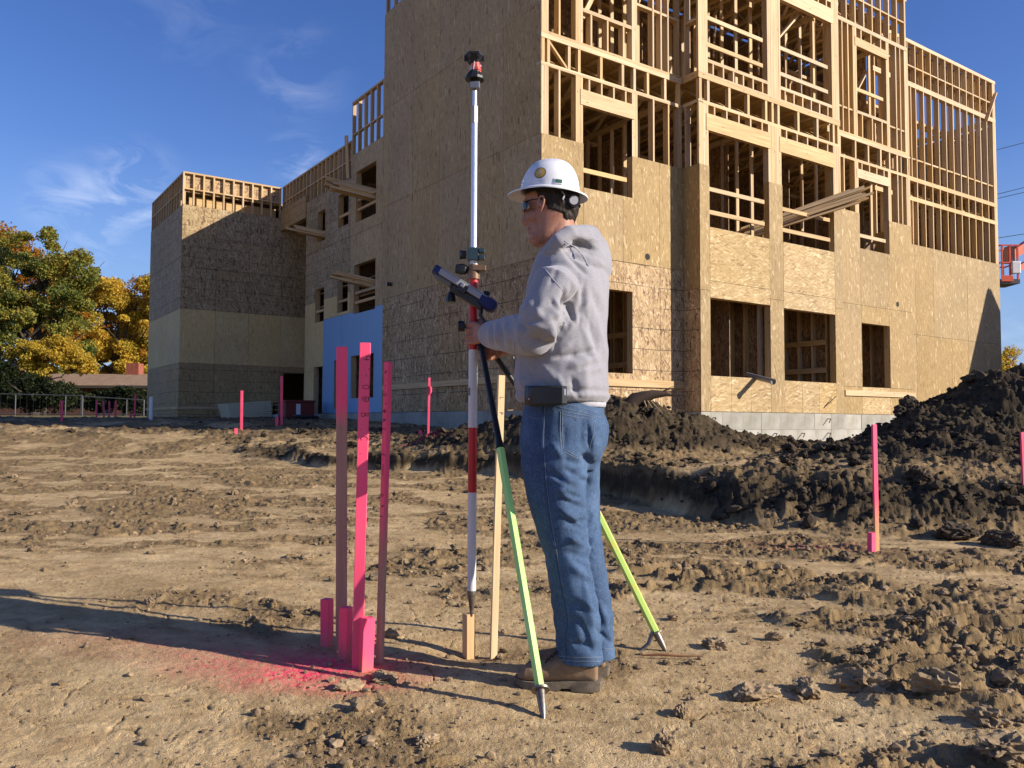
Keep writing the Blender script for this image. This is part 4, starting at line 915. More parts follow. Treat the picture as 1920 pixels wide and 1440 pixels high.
# bipod
bip = thing('bipod', 'bipod with black upper legs and lime green lower legs, clamped to the survey pole', 'bipod', on(640))
def bw(v): return Vector(v) - on(640)
lime = NM('lime_fibreglass', .35, .5); o_ = lime.obj(); lime.col(lime.mixc(lime.mr(lime.noise(lime.map(o_, (6, 6, 2)), 1.0, 3), .35, .7), (.40, .74, .18), (.52, .82, .28))); lime2 = lime.m
lime = NM('lime_yellow', .35, .5); o_ = lime.obj(); lime.col(lime.mixc(lime.mr(lime.noise(lime.map(o_, (6, 6, 6)), 1.0, 3), .5, .62), (.52, .72, .16), (.80, .50, .10))); lime3 = lime.m
hub_ = on(640); MB().tube([bw(hub_) + Vector((0, 0, -.02)), bw(hub_) + Vector((0, 0, .02))], .026, 14).build('clamp', blkp, bip)
for (top_, kn, fl, tp, lm, lever, tg) in ((on(645) + Vector((.03, -.02, 0)), at(938, 840, 3.07), at(1013, 1292, 2.755), at(1020, 1350, 2.675), lime2, False, .0), (on(648) + Vector((.06, .03, -.01)), at(1090, 900, 3.62), at(1230, 1186, 3.50), at(1251, 1226, 3.47), lime3, True, .0)):
    g = gz(tp.x, tp.y); tp.z = g - .01
    sm(MB().tube([bw(top_), bw(top_ + (kn - top_) * .09)], [.017, .017], 12), 'leg_collar', blkp, bip)
    L_ = sm(MB().tube([bw(top_), bw(top_ + (kn - top_) * .93), bw(kn)], [.0115, .0125, .0175], 14), 'leg', blkp, bip)
    sm(MB().tube([bw(kn), bw(kn + (fl - kn) * .004), bw(fl)], [.0145, .0168, .0168], 6), 'lower_leg', lm, bip, R(20))
    ax_ = (tp - fl).normalized(); b = MB(); b.tube([bw(fl), bw(fl + ax_ * .006)], [.032, .030], 18); o = sm(b, 'foot_disc', steel, bip)
    sm(MB().tube([bw(fl), bw(fl + (tp - fl) * .45), bw(fl + (tp - fl) * .75), bw(tp)], [.0165, .014, .010, .002], 10), 'foot_spike', steel, bip)
    if lever:
        c = fl; pts = [c + Vector((-.01, 0, .01)), c + Vector((-.035, -.01, -.045)), c + Vector((-.075, -.02, -.075)), c + Vector((-.115, -.03, -.080)), c + Vector((-.19, -.04, -.074))]
        sm(MB().tube([bw(x) for x in pts], [.013, .011, .009, .008, .005], 8, ey=.6), 'foot_lever', steel, bip)
# data collector on its bracket
dc0 = at(820, 508, 3.33); dc1 = at(924, 572, 3.33); dd = (dc1 - dc0).normalized(); ln = (dc1 - dc0).length
dcol = thing('data_collector', 'grey handheld data collector with dark blue ends, mounted on the survey pole', 'data collector', dc0)
DM = Matrix.Rotation(-math.atan2(dd.z, dd.x) * -1, 4, 'Y') if False else Matrix(((dd.x, 0, -dd.z, 0), (0, 1, 0, 0), (dd.z, 0, dd.x, 0), (0, 0, 0, 1)))
def dbox(name, x0, x1, z0, z1, mat, y0=-.045, y1=.045, bv=.004): return MB().box(x0, x1, y0, y1, z0, z1, DM).build(name, mat, dcol, bevel=bv, seg=3)
grc = plain('grey_case', (.33, .34, .37), .45, spec=.4, var=.05); dkc = plain('dark_case', (.035, .036, .04), .5); blu = plain('blue_rubber', (.012, .017, .10), .5, spec=.4)
dbox('case', .012, ln - .03, -.012, .014, grc); dbox('screen_face', .03, ln - .05, .0145, .017, plain('pale_keypad', (.42, .45, .46), .3), bv=.001)
sm(MB().rings([[DM @ Vector((x, y * w_, z)) for y, z in ((-.045, -.014), (-.045, .010), (-.038, .017), (.038, .017), (.045, .010), (.045, -.014), (.03, -.020), (-.03, -.020))] for x, w_ in ((-.012, .8), (-.004, .96), (.018, 1.0))]), 'end_cap', blu, dcol, R(30))
sm(MB().rings([[DM @ Vector((x, y * w_, z * s_)) for y, z in ((-.047, -.026), (-.047, .010), (-.038, .018), (.038, .018), (.047, .010), (.047, -.026), (.03, -.034), (-.03, -.034))] for x, w_, s_ in ((ln - .055, 1, .8), (ln - .01, 1, 1), (ln + .012, .9, .85), (ln + .018, .7, .5))]), 'end_cap', blu, dcol, R(30))
dbox('battery_bulge', .004, .085, -.032, -.0125, plain('grey_underside', (.14, .14, .14), .6), -.038, .038, .008)
dbox('bracket', .085, ln - .03, -.045, -.0125, dkc, -.03, .03, .006); dbox('bracket_arm', .112, .150, -.026, .006, dkc, -.052, .0, .004)
dbox('clip_button', .118, .134, -.008, .006, plain('pale_button', (.62, .62, .64), .4), -.0555, -.050, .002)
kb = DM @ Vector((.105, -.0, -.062)); sm(MB().tube([kb + Vector((0, 0, .022)), kb, kb + Vector((0, 0, -.02))], [.010, .020, .021], 7), 'knob', blkp, dcol, R(20))
c = DM @ Vector((ln - .035, 0, -.03)); sm(MB().tube([c, c + Vector((-.005, 0, -.035)), c + Vector((.012, 0, -.060))], [.009, .008, .007], 8), 'lever', dkc, dcol); MB().box(c.x + .004, c.x + .038, c.y - .02, c.y + .02, c.z - .070, c.z - .058).build('lever_pad', tealp, dcol, bevel=.004)
c = DM @ Vector((ln - .045, .02, .022)); sm(MB().tube([c, c + Vector((.004, 0, .016))], [.016, .014], 9), 'mount_screw', blkp, dcol)

# ---- lumber bundles pushed out of window openings, loose timber, pipe
def plank_bundle(name, label, p0, p1, n, wd, mat, group, w0=.048, h0=.09, seed=1, sag=.0):
    """p0 -> p1 in building coordinates"""
    r = random.Random(seed); p0, p1 = Vector(p0), Vector(p1); BM = BLD.matrix_basis if False else Matrix.Translation(BLD.location) @ Matrix.Rotation(R(34.9), 4, 'Z')
    a, b_ = BM @ p0, BM @ p1; root = thing(name, label, 'timber bundle', a, group=group); d = b_ - a; s_ = d.cross(Vector((0, 0, 1))).normalized(); u_ = s_.cross(d).normalized()
    for i in range(n):
        c, rw = i % wd, i // wd; off = s_ * (c - wd / 2) * (h0 + .006) + u_ * rw * (w0 + .004); j0, j1 = r.uniform(-.25, .1), r.uniform(-.3, .15); sl = d.normalized()
        q0 = off + sl * j0 + s_ * r.uniform(-.02, .02); q1 = off + d + sl * j1 + s_ * r.uniform(-.05, .05) - u_ * r.uniform(0, sag)
        bb = MB(); L2 = (q1 - q0).length; bb.box(-h0 / 2, h0 / 2, -w0 / 2, w0 / 2, 0, L2); o = bb.build('board', mat, root)
        o.matrix_local = Matrix.Translation(q0) @ Matrix(((s_.x, u_.x, 0, 0), (s_.y, u_.y, 0, 0), (s_.z, u_.z, 0, 0), (0, 0, 0, 1))).to_3x3().to_4x4() if False else Matrix.Translation(q0) @ (lambda z_, x_: Matrix((tuple(x_), tuple(z_.cross(x_)), tuple(z_))).transposed().to_4x4())((q1 - q0).normalized(), (s_ - (q1 - q0).normalized() * s_.dot((q1 - q0).normalized())).normalized())
    return root
GB = 'bundles of timber sticking out of window openings'
plank_bundle('timber_bundle', 'timber bundle slanting out of the top floor opening of the shaded side, highest one', (.9, 6.9, 5.2), (-.85, 7.75, 5.62), 18, 4, LUM[2], GB, seed=3)
plank_bundle('timber_bundle', 'timber bundle out of the narrow opening beside the far block', (.9, 10.1, 4.85), (-.75, 10.9, 5.18), 11, 4, LUM[2], GB, seed=5)
plank_bundle('timber_bundle', 'ragged timber bundle out of the middle floor opening above the blue wall', (.7, 7.0, 3.02), (-.60, 7.75, 3.35), 13, 4, LUM[2], GB, seed=8)
plank_bundle('timber_bundle', 'long timber bundle running out over the sill on the sunny front', (6.3, .45, 4.0), (8.3, -1.15, 4.92), 22, 4, LUM[2], GB, seed=13, sag=.12)
bmx = Matrix.Translation(BLD.location) @ Matrix.Rotation(R(34.9), 4, 'Z')
def bpt(x, y, z): return bmx @ Vector((x, y, z))
a = bpt(5.35, -.15, .80); b_ = bpt(5.15, -.95, .62); dv = (b_ - a)
pp_ = thing('drain_pipe', 'grey pipe lying out over the sill of the first wide ground floor opening', 'pipe', a); gp = plain('grey_pipe', (.30, .29, .28), .45, .3)
sm(MB().tube([Vector(), dv], .055, 16), 'pipe_body', gp, pp_); sm(MB().tube([dv * .98, dv * 1.04], .066, 16, cap=False), 'pipe_rim', gp, pp_)
wp_ = at(283, 783, 19.5); wz_ = gz(wp_.x, wp_.y)
pv = thing('white_pipe', 'white plastic pipe standing upright in front of the far block', 'pipe', (wp_.x, wp_.y, wz_)); sm(MB().tube([Vector((0, 0, -.1)), Vector((0, 0, .62))], .045, 14), 'pipe_body', whp, pv)
p = at(732, 534, 1); v_ = bpt(-.02, 5.86, 3.02)
lamp = thing('wall_vent', 'small black and white vent on the shaded tower wall', 'vent', v_); sm(MB().tube([Vector((0, 0, 0)), Vector((-.10, -.02, 0))], .045, 12), 'hood', blkp, lamp); sm(MB().tube([Vector((-.10, -.02, 0)), Vector((-.115, -.023, 0))], .03, 12), 'grille', whp, lamp)
# lumber stack, spools, tarp and red job box at the far block
def place(px, py, Y): p = at(px, py, Y); return Vector((p.x, p.y, gz(p.x, p.y)))
o0 = bpt(-2.0, 12.2, 0); o0.z = gz(o0.x, o0.y)
ls = thing('panel_stack', 'pale stack of building panels leaning up at the foot of the far block', 'panel stack', o0, R(34.9)); pale = plain('pale_panel', (.52, .47, .33), .7)
for k in range(9): MB().box(-.05 * k * .2, 1.15, -.5, .5, .05 + .045 * k, .09 + .045 * k, Matrix.Rotation(R(-2 - .3 * k), 4, 'Y')).build('panel', pale, ls)
for x in (.1, 1.0): MB().box(x, x + .08, -.5, .5, .0, .05).build('bearer', LUM[1], ls)
o0 = bpt(-.6, 12.0, 0); o0.z = gz(o0.x, o0.y)
yel = plain('yellow_tin', (.36, .33, .06), .6)
for k in range(6):
    s_ = thing('coil_stack', ['stack of yellow and black coils farthest left in the row', 'taller coil stack second from the left', 'coil stack third from the left', 'coil stack third from the right', 'coil stack second from the right', 'low coil stack next to the dark opening'][k], 'coil stack', o0 + Vector((.27 * k * .82 - .25, .27 * k * .57 - .1, 0)), group='coils stacked by the far block')
    n = [4, 6, 5, 6, 4, 3][k]
    for j in range(n):
        sm(MB().tube([Vector((0, 0, .02 + j * .075)), Vector((0, 0, .02 + j * .075 + .03))], .125, 14), 'coil', yel if j % 2 else blkp, s_); sm(MB().tube([Vector((0, 0, .05 + j * .075)), Vector((0, 0, .02 + j * .075 + .07))], .105, 14), 'coil', blkp, s_)
o0 = bpt(-.75, 9.9, 0); o0.z = gz(o0.x, o0.y)
jb = thing('job_box', 'dark red site box with a white sticker at the foot of the blue wall', 'site box', o0, R(34.9)); rb = plain('dark_red', (.16, .022, .016), .5)
MB().box(-.45, .35, -.3, .3, .06, .46).build('box_body', rb, jb, bevel=.01); MB().box(-.47, .37, -.32, .32, .46, .52).build('lid', rb, jb, bevel=.01); MB().box(-.16, -.04, -.303, -.3005, .12, .42).build('sticker', whp, jb)
for x in (-.4, .25): MB().box(x, x + .06, -.3, .3, 0, .06).build('skid', blkp, jb)
bm = bmesh.new(); bmesh.ops.create_grid(bm, x_segments=26, y_segments=12, size=.5)
for v in bm.verts:
    z = .10 * (1 - min(1, 2 * abs(v.co.x)) ** 4) * (1 - min(1, 2 * abs(v.co.y)) ** 4) + .06 * mnoise.noise(Vector((v.co.x * 5, v.co.y * 8, 1))); v.co = Vector((v.co.x * 1.5, v.co.y * .7, .05 + max(z, -.04)))
me = bpy.data.meshes.new('tarp'); bm.to_mesh(me); bm.free(); me.materials.append(plain('grey_sheeting', (.34, .37, .42), .35)); me.polygons.foreach_set('use_smooth', [True] * len(me.polygons))
o0 = bpt(-.3, 11.0, 0); o0.z = gz(o0.x, o0.y); t_ = link('tarp', me, loc=o0, rot=(0, 0, R(34)), label='crumpled grey plastic sheeting between the coils and the red box', cat='tarp'); sl = t_.modifiers.new('s', 'SOLIDIFY'); sl.thickness = .01
o0 = bpt(-.9, 8.9, 0); o0.z = gz(o0.x, o0.y)
hz_ = thing('drain_hose', 'loop of black corrugated hose lying below the blue wall', 'hose', o0); sm(MB().tube([Vector((.5 * math.cos(a) * .6, .3 * math.sin(a), .06 + .05 * math.sin(a / 2))) for a in [i * .45 for i in range(14)]], .05, 8), 'hose_body', blkp, hz_)
# stump root in the berm
rp = at(1212, 775, 12.15); rz_ = gz(rp.x, rp.y)
rt_ = thing('tree_root', 'dark torn tree root with splintered strands sticking out of the soil bank', 'tree root', (rp.x, rp.y, rz_ - .05)); bark = plain('wet_bark', (.055, .033, .022), .85, scale=20, var=.4, bump=.5)
sm(MB().tube([(-.34, 0, -.05), (-.15, 0, .14), (.1, -.03, .22), (.3, -.04, .23)], [.13, .12, .07, .04], 10), 'root_body', bark, rt_)
for k in range(11): a = random.uniform(-.5, .6); sm(MB().tube([(.0, -.05, .18), (.2, -.06, .20 + .1 * a), (.35 + random.uniform(0, .25), -.08, .18 + .32 * a)], [.012, .008, .003], 5), 'root_strand', bark, rt_)
for k in range(3): sm(MB().tube([(-.05 + .05 * k, -.1, .12), (.05 + .12 * k, -.16, -.16)], [.010, .005], 5), 'root_strand', plain('pale_splinter%d' % k, (.35, .25, .13), .8), rt_)
ss_ = place(1340, 1226, 3.4)
tw = thing('twig', 'thin reddish brown twig lying beside the far tripod foot', 'twig', at(1245, 1236, 3.36) * 1); tw.location.z = gz(tw.location.x, tw.location.y) + .012; sm(MB().tube([(-.09, .01, 0), (-.02, 0, .006), (.06, -.005, .002), (.15, .0, .0)], [.003, .005, .004, .002], 6), 'twig_stem', plain('twig_bark', (.20, .08, .035), .8), tw)
# worker inside the building on the second floor, ladder
wk0 = bpt(.62, 1.05, 3.44 + 0)
wk = link('person', None, loc=wk0, label='worker in dark clothes and orange hard hat standing inside the upper floor framing', cat='person')
dk = plain('dark_workwear', (.012, .013, .016), .9); b = MB()
b.tube([(0, -.1, 0), (0, -.1, .45), (0, -.09, .88)], [.06, .07, .09], 10); b.tube([(0, .1, 0), (.02, .1, .45), (0, .09, .88)], [.06, .07, .09], 10)
b.rings([[Vector((math.cos(a) * rx, math.sin(a) * ry, z)) for a in [i * math.pi / 7 for i in range(14)]] for z, rx, ry in ((.82, .12, .17), (1.05, .12, .16), (1.3, .13, .2), (1.45, .10, .19), (1.52, .06, .07), (1.60, .055, .055))])
b.tube([(0, -.21, 1.42), (-.03, -.26, 1.12), (-.2, -.24, .95)], [.06, .05, .035], 8); b.tube([(0, .21, 1.42), (.03, .26, 1.12), (.05, .25, .86)], [.06, .05, .035], 8); b.ellipsoid((-.01, 0, 1.68), .095, .075, .12, n=14)
sm(b, 'body', dk, wk); orp = plain('orange_hat', (.75, .09, .02), .4)
sm(MB().rings([[Vector((math.cos(a) * r, math.sin(a) * r * .9, z)) for a in [i * math.pi / 9 for i in range(18)]] for z, r in ((1.715, .15), (1.72, .15), (1.735, .125), (1.80, .115), (1.86, .08), (1.885, .02))]), 'hard_hat', orp, wk)
l0 = bpt(1.12, .9, 3.44)
lad = thing('step_ladder', 'red step ladder standing inside the first upper window opening', 'ladder', l0, R(50)); rl = plain('red_rail', (.30, .02, .02), .5)
for s_ in (-.2, .2): MB().beam((s_, 0, 0), (s_ * .6, .28, 2.0), .07, .03).build('rail', rl, lad)
for s_ in (-.2, .2): MB().beam((s_, .75, 0), (s_ * .6, .32, 2.0), .05, .03).build('rail', alu, lad)
for k in range(6): z = .3 * k + .25; MB().box(-.2 + .04 * z / 2, .2 - .04 * z / 2, z * .14 - .04, z * .14 + .04, z - .012, z + .012).build('step', alu, lad)

# ---- boom lift beyond the building
lx = at(1889, 533, 29); lft = thing('boom_lift', 'orange boom lift with its work basket raised beside the right end of the building', 'boom lift', (24.5, 30.5, .9)); L0 = Vector((24.5, 30.5, .9)); orl = plain('orange_red_paint', (.62, .085, .03), .45, spec=.4, var=.15, scale=6); dko = plain('dark_grey_paint', (.05, .05, .06), .5)
def lb(name, a, b_, w1, h1, m_=orl): return MB().beam(Vector(a) - L0, Vector(b_) - L0, w1, h1).build(name, m_, lft)
bx0, bx1 = at(1868, 533, 29), at(1903, 533, 29); zt_ = at(1889, 463, 29).z; zb_ = bx0.z; zm_ = (zt_ + zb_) / 2
MB().box(bx0.x - L0.x, bx1.x - L0.x, -1.8, -.9, zb_ - L0.z - .02, zb_ - L0.z + .14).build('basket_floor', dko, lft); MB().box(bx0.x - L0.x, bx1.x - L0.x - .25, -1.83, -1.805, zb_ - L0.z + .05, zb_ - L0.z + .26).build('basket_panel', orl, lft)
for x in (bx0.x + .06, (bx0.x + bx1.x) / 2, bx1.x - .06):
    for y in (28.72, 29.58): lb('basket_post', (x, y, zb_ + .1), (x, y, zt_), .05, .05)
for z in (zm_ + .05, zt_):
    for y in (28.7, 29.6): lb('basket_rail', (bx0.x, y, z), (bx1.x, y, z), .045, .045)
    for x in (bx0.x, bx1.x): lb('basket_rail', (x, 28.7, z), (x, 29.6, z), .045, .045)
MB().box(bx1.x - L0.x - .38, bx1.x - L0.x - .12, -1.75, -1.5, zt_ - L0.z - .62, zt_ - L0.z - .02).build('control_box', plain('tan_box', (.30, .21, .13), .6), lft, bevel=.02); MB().box(bx1.x - L0.x - .30, bx1.x - L0.x + .02, -1.85, -1.78, zm_ - L0.z - .35, zm_ - L0.z + .1).build('rag', whp, lft, bevel=.05)
lb('boom', (bx1.x - .02, 29.3, zt_ - .30), (bx1.x + 2.6, 29.8, zt_ + 1.3), .30, .30); lb('boom', (bx1.x + .05, 29.2, zm_ - .18), (bx1.x + 2.5, 29.7, zm_ + 1.15), .20, .20); lb('boom', (bx1.x + 2.6, 29.8, zt_ + 1.3), (25, 30.3, 3.4), .34, .34)
MB().box(-1.0, 1.2, -.9, .9, 1.0, 2.3).build('turret', orl, lft, bevel=.08); MB().box(-1.4, 1.4, -1.0, 1.0, .45, .95).build('chassis', dko, lft, bevel=.05)
for x in (-1.2, 1.2):
    for y in (-1.1, 1.1): sm(MB().tube([(x, y - .15, .42), (x, y + .15, .42)], .45, 20), 'wheel', blkp, lft)

# ---- overhead wires and their poles
pw = thing('power_line', 'overhead power wires crossing the sky at the right edge', 'power line', (31, 62, 1)); wpole = plain('weathered_pole', (.14, .10, .07), .9)
for x in (-1.0, 24.0): sm(MB().tube([(x, 0, -1), (x, 0, 24)], [.18, .12], 10), 'pole', wpole, pw); MB().box(x - 1.3, x + 1.3, -.08, .08, 21.6, 21.8).build('crossarm', wpole, pw)
for (xa, ya, xb, yb) in ((1868, 279, 1920, 265), (1870, 362, 1920, 349), (1870, 370, 1920, 358), (1872, 444, 1920, 436)):
    a = at(xa, ya, 62); b_ = at(xb, yb, 62); s_ = (b_ - a) / (b_.x - a.x); c = a - s_ * (a.x - 30) - Vector((31, 62, 1)); d = a + s_ * (55 - a.x) - Vector((31, 62, 1))
    sm(MB().tube([c, (c + d) / 2 - Vector((0, 0, .15)), d], .025, 5), 'wire', blkp, pw)

# ================================================================== HOUSE, FENCES, TREES AT THE LEFT
hz0 = at(120, 776, 68); HB = Vector((-37.2, 68, 1.35))
hs_ = thing('ranch_house', 'low dark brick house with a brown shingle roof under the autumn trees', 'house', HB); brk = plain('dark_brick', (.10, .045, .035), .9, var=.3, scale=3); shg = plain('brown_shingles', (.26, .17, .11), .9, var=.25, scale=2)
MB().box(-8.5, 7.0, 0, 9, 0, 2.45).build('wall', brk, hs_)
rf = MB(); rf.v = [(-9.3, -1.0, 2.35), (7.8, -1.0, 2.35), (7.8, 10, 2.35), (-9.3, 10, 2.35), (-9.3, 4.5, 3.6), (7.8, 4.5, 3.6), (-9.3, -1.0, 2.50), (7.8, -1.0, 2.50), (7.8, 10, 2.50), (-9.3, 10, 2.50), (-9.3, 4.5, 3.75), (7.8, 4.5, 3.75)]
rf.f = [(0, 4, 5, 1), (3, 2, 5, 4), (6, 7, 11, 10), (9, 10, 11, 8), (0, 1, 7, 6), (2, 3, 9, 8), (0, 6, 10, 4), (4, 10, 9, 3), (1, 5, 11, 7), (5, 2, 8, 11)]; rfo = rf.build('roof', shg, hs_)
MB().box(3.2, 4.3, 4.2, 5.2, 2.6, 4.7).build('chimney', plain('red_brick', (.26, .08, .05), .9, var=.3, scale=5), rfo)
MB().box(-9.3, 7.8, -1.05, -1.0, 2.28, 2.5).build('fascia', plain('dark_trim', (.06, .05, .04), .7), hs_)
for x in (-7.5, -5.8, -.6, 1.2, 5.2): f_ = MB().box(x, x + 1.1, -.05, .03, .9, 1.9).build('window', dko, hs_); MB().box(x + .06, x + 1.04, -.07, -.052, .96, 1.84).build('pane', plain('dark_glass', (.03, .035, .04), .1, spec=.6) if x == -7.5 else bpy.data.materials['dark_glass'], f_)
MB().box(3.1, 4.0, -.05, .03, 0, 2.0).build('door', dko, hs_)
sh2 = thing('neighbour_house', 'second low house mostly hidden behind the left trees', 'house', (-56, 80, 1.4)); MB().box(-7, 7, 0, 8, 0, 3.2).build('wall', brk, sh2)
rf = MB(); rf.v = [(-8, -1, 3.1), (8, -1, 3.1), (8, 9, 3.1), (-8, 9, 3.1), (-8, 4, 5.6), (8, 4, 5.6)]; rf.f = [(0, 1, 5, 4), (3, 4, 5, 2), (0, 4, 3), (1, 2, 5), (0, 3, 2, 1)]; rf.build('roof', shg, sh2)
galv = plain('galvanised_pipe', (.09, .092, .096), .5, .3)
for i, (xa, ta, xb, tb, Y, lab) in enumerate(((-60, 737, 153, 742, 50, 'temporary fence panel at the left edge, left of the joint'), (155, 743, 270, 750, 50, 'temporary fence panel between the joint and the white pipe'))):
    a = at(xa, ta, Y); b_ = at(xb, tb, Y); g0 = gb(a.x, Y); r_ = thing('fence_panel', lab, 'fence panel', (a.x, Y, g0), group='temporary fence panels'); Lx = b_.x - a.x; h = a.z - g0; h2 = b_.z - g0
    sm(MB().tube([(0, 0, h), (Lx, 0, h2)], .035, 6), 'top_rail', galv, r_); sm(MB().tube([(0, 0, .12), (Lx, 0, .12)], .03, 6), 'bottom_rail', galv, r_)
    for t in ([0, .42, .86, 1] if i == 0 else [0, .72, 1]): sm(MB().tube([(Lx * t, 0, -.1), (Lx * t, 0, h + (h2 - h) * t + .02)], .045 if t in (0, 1) else .035, 6), 'post', galv, r_)
    b = MB(); k = 0.0
    while k < Lx: b.box(k, k + .004, -.002, .002, .12, min(h, h2)); k += .40
    b.build('wire_mesh', galv, r_, kind='stuff')
def leafmat(name, ramp):
    m = NM(name, .6, .25); g = m.n('ShaderNodeNewGeometry'); r = g.outputs['Random Per Island']; P = g.outputs['Position']
    f = m.math('ADD', m.math('MULTIPLY', r, .38), m.math('MULTIPLY', m.noise(P, .30, 3), .95)); c = m.ramp(m.math('SUBTRACT', f, .12), ramp); c = m.hsv(c, m.mr(m.math('FRACT', m.math('MULTIPLY', r, 17.3)), 0, 1, .6, 1.3))
    m.col(c); tr = m.n('ShaderNodeBsdfTranslucent'); m.l(c, tr.inputs[0]); mx = m.n('ShaderNodeMixShader'); mx.inputs[0].default_value = .48
    m.l(m.b.outputs[0], mx.inputs[1]); m.l(tr.outputs[0], mx.inputs[2]); o = m.t.nodes['Material Output']; m.l(mx.outputs[0], o.inputs[0]); return m.m
LM = {'green': leafmat('leaves_turning_green', [(.25, (.08, .115, .03)), (.5, (.19, .215, .045)), (.72, (.38, .31, .05)), (.9, (.44, .24, .04))]), 'yellow': leafmat('leaves_golden', [(.2, (.22, .22, .035)), (.42, (.48, .37, .045)), (.7, (.68, .46, .06)), (.9, (.66, .34, .05))]),
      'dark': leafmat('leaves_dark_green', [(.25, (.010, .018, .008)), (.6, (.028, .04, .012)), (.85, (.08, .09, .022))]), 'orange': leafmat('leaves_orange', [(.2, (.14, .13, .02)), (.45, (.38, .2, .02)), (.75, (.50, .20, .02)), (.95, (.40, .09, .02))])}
def tree(name, label, base, h, blobs, kind, nleaf, ls, trunk=.28, seed=0, group='autumn trees beyond the site'):
    r = np.random.default_rng(seed); rr_ = random.Random(seed); root = thing(name, label, 'tree', base, group=group)
    b = MB(); b.tube([(0, 0, -.3), (.1, 0, h * .2), (-.05, .1, h * .45), (.1, 0, h * .8)], [trunk, trunk * .75, trunk * .5, trunk * .12], 9)
    V = []; cs = []
    for (x, z, rx, rz, y) in blobs:
        b.tube([(0, 0, h * .22 + rr_.random() * h * .15), (x * .5, y * .5, z * .55 + h * .1), (x * .95, y, z)], [trunk * .4, trunk * .22, .03], 6); cs.append((x, y, z, rx, rz))
        for k in range(6): a = rr_.random() * 6.28; b.tube([(x * .7, y * .7, z * .8), (x + math.cos(a) * rx * .8, y + math.sin(a) * rx * .8, z + rr_.uniform(-.5, .8) * rz)], [.06, .015], 5)
    b.build('trunk', bpy.data.materials.get('tree_bark') or plain('tree_bark', (.06, .045, .035), .95, scale=3, var=.4), root)
    # sub-clumps through each blob, leaves gathered round them
    sub = []; vol = np.array([c[3] ** 2 * c[4] for c in cs]); 
    for c, nn in zip(cs, np.maximum(8, (vol / vol.sum() * 150).astype(int))):
        d = r.normal(size=(nn, 3)); d /= np.linalg.norm(d, axis=1)[:, None]; q_ = d * (r.random(nn) ** .38)[:, None]; sub.append(np.stack([c[0] + q_[:, 0] * c[3], c[1] + q_[:, 1] * c[3], c[2] + q_[:, 2] * c[4]], -1))
    sub = np.concatenate(sub); rs = r.uniform(.35, 1.0, len(sub)) * (np.mean([c[3] for c in cs]) * .42)
    i = r.integers(0, len(sub), nleaf); d = r.normal(size=(nleaf, 3)); d /= np.linalg.norm(d, axis=1)[:, None]; P_ = sub[i] + d * (rs[i] * r.random(nleaf) ** .5)[:, None] * np.array([1, 1, .7])
    u = r.normal(size=(nleaf, 3)); u /= np.linalg.norm(u, axis=1)[:, None]; v = np.cross(u, r.normal(size=(nleaf, 3))); v /= np.linalg.norm(v, axis=1)[:, None]; s_ = (ls * r.uniform(.6, 1.5, nleaf))[:, None]
    Q = np.stack([P_ - u * s_, P_ + v * s_ * .55, P_ + u * s_, P_ - v * s_ * .55], 1).reshape(-1, 3); link('crown', mesh_np('crown', Q, np.arange(nleaf * 4).reshape(-1, 4), False, LM[kind]), root)
    return root
tree('autumn_tree', 'big tree with green lower leaves turning orange brown at the top, at the left edge', (-37.2, 64, 1.35), 16, [(-3.2, 12.2, 2.6, 2.2, 0), (.8, 12.6, 2.6, 2.2, 0), (3.4, 11.4, 1.8, 1.5, .5), (-2.4, 9.3, 3.0, 2.0, -.5), (1.4, 9.2, 3.0, 2.0, 0), (-1, 7.0, 3.2, 1.6, -1), (2.5, 6.3, 2.4, 1.4, 0), (-4.2, 6.2, 2.4, 1.8, 0)], 'green', 64000, .105, .42, 1)
tree('autumn_tree', 'golden yellow tree behind the house, next to the far block', (-40.5, 84, 1.45), 15, [(-5.5, 10.4, 2.8, 2.6, 0), (-2.0, 12.6, 3.0, 2.4, 0), (1.8, 13.2, 3.0, 2.4, 0), (4.6, 11.4, 3.0, 2.8, 0), (-4.2, 7.6, 3.6, 3.0, 0), (.8, 9.0, 3.8, 3.4, 0), (4.8, 7.2, 3.2, 3.0, 0), (-.5, 5.2, 4.2, 2.4, 0), (4.0, 4.6, 3.5, 2.0, 0)], 'yellow', 76000, .125, .4, 2)
tree('autumn_tree', 'bright yellow leaved tree low in front of the big green one', (-35.0, 61.5, 1.35), 7.5, [(-1.2, 4.6, 1.6, 1.0, 0), (.8, 4.9, 1.7, 1.1, 0), (2.4, 3.9, 1.3, .8, 0), (-.6, 3.3, 1.5, .7, 0)], 'yellow', 20000, .09, .16, 3)
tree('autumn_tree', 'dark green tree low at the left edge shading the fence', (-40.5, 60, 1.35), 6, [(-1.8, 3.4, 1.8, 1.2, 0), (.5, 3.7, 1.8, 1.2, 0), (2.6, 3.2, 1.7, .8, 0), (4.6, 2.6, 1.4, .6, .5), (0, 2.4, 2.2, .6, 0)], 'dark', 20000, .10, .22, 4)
tree('autumn_tree', 'orange brown tree rising behind the big green one at far left', (-46.5, 74, 1.4), 18, [(-2.6, 13.2, 3.0, 2.8, 0), (1.5, 14.4, 2.8, 2.4, 0), (4.8, 12.8, 2.6, 2.2, 0), (0, 10.5, 3.5, 2.6, 0), (4.5, 9.0, 3.2, 2.6, 0)], 'orange', 40000, .13, .4, 5)
tree('autumn_tree', 'green and rust tree beyond the golden one, its top against the sky', (-43.0, 92, 1.5), 15, [(-3, 12.5, 3, 2.5, 0), (1, 13.5, 3, 2.2, 0), (5, 11.5, 3, 2.5, 0), (0, 8, 5, 3, 0)], 'orange', 36000, .14, .4, 6)
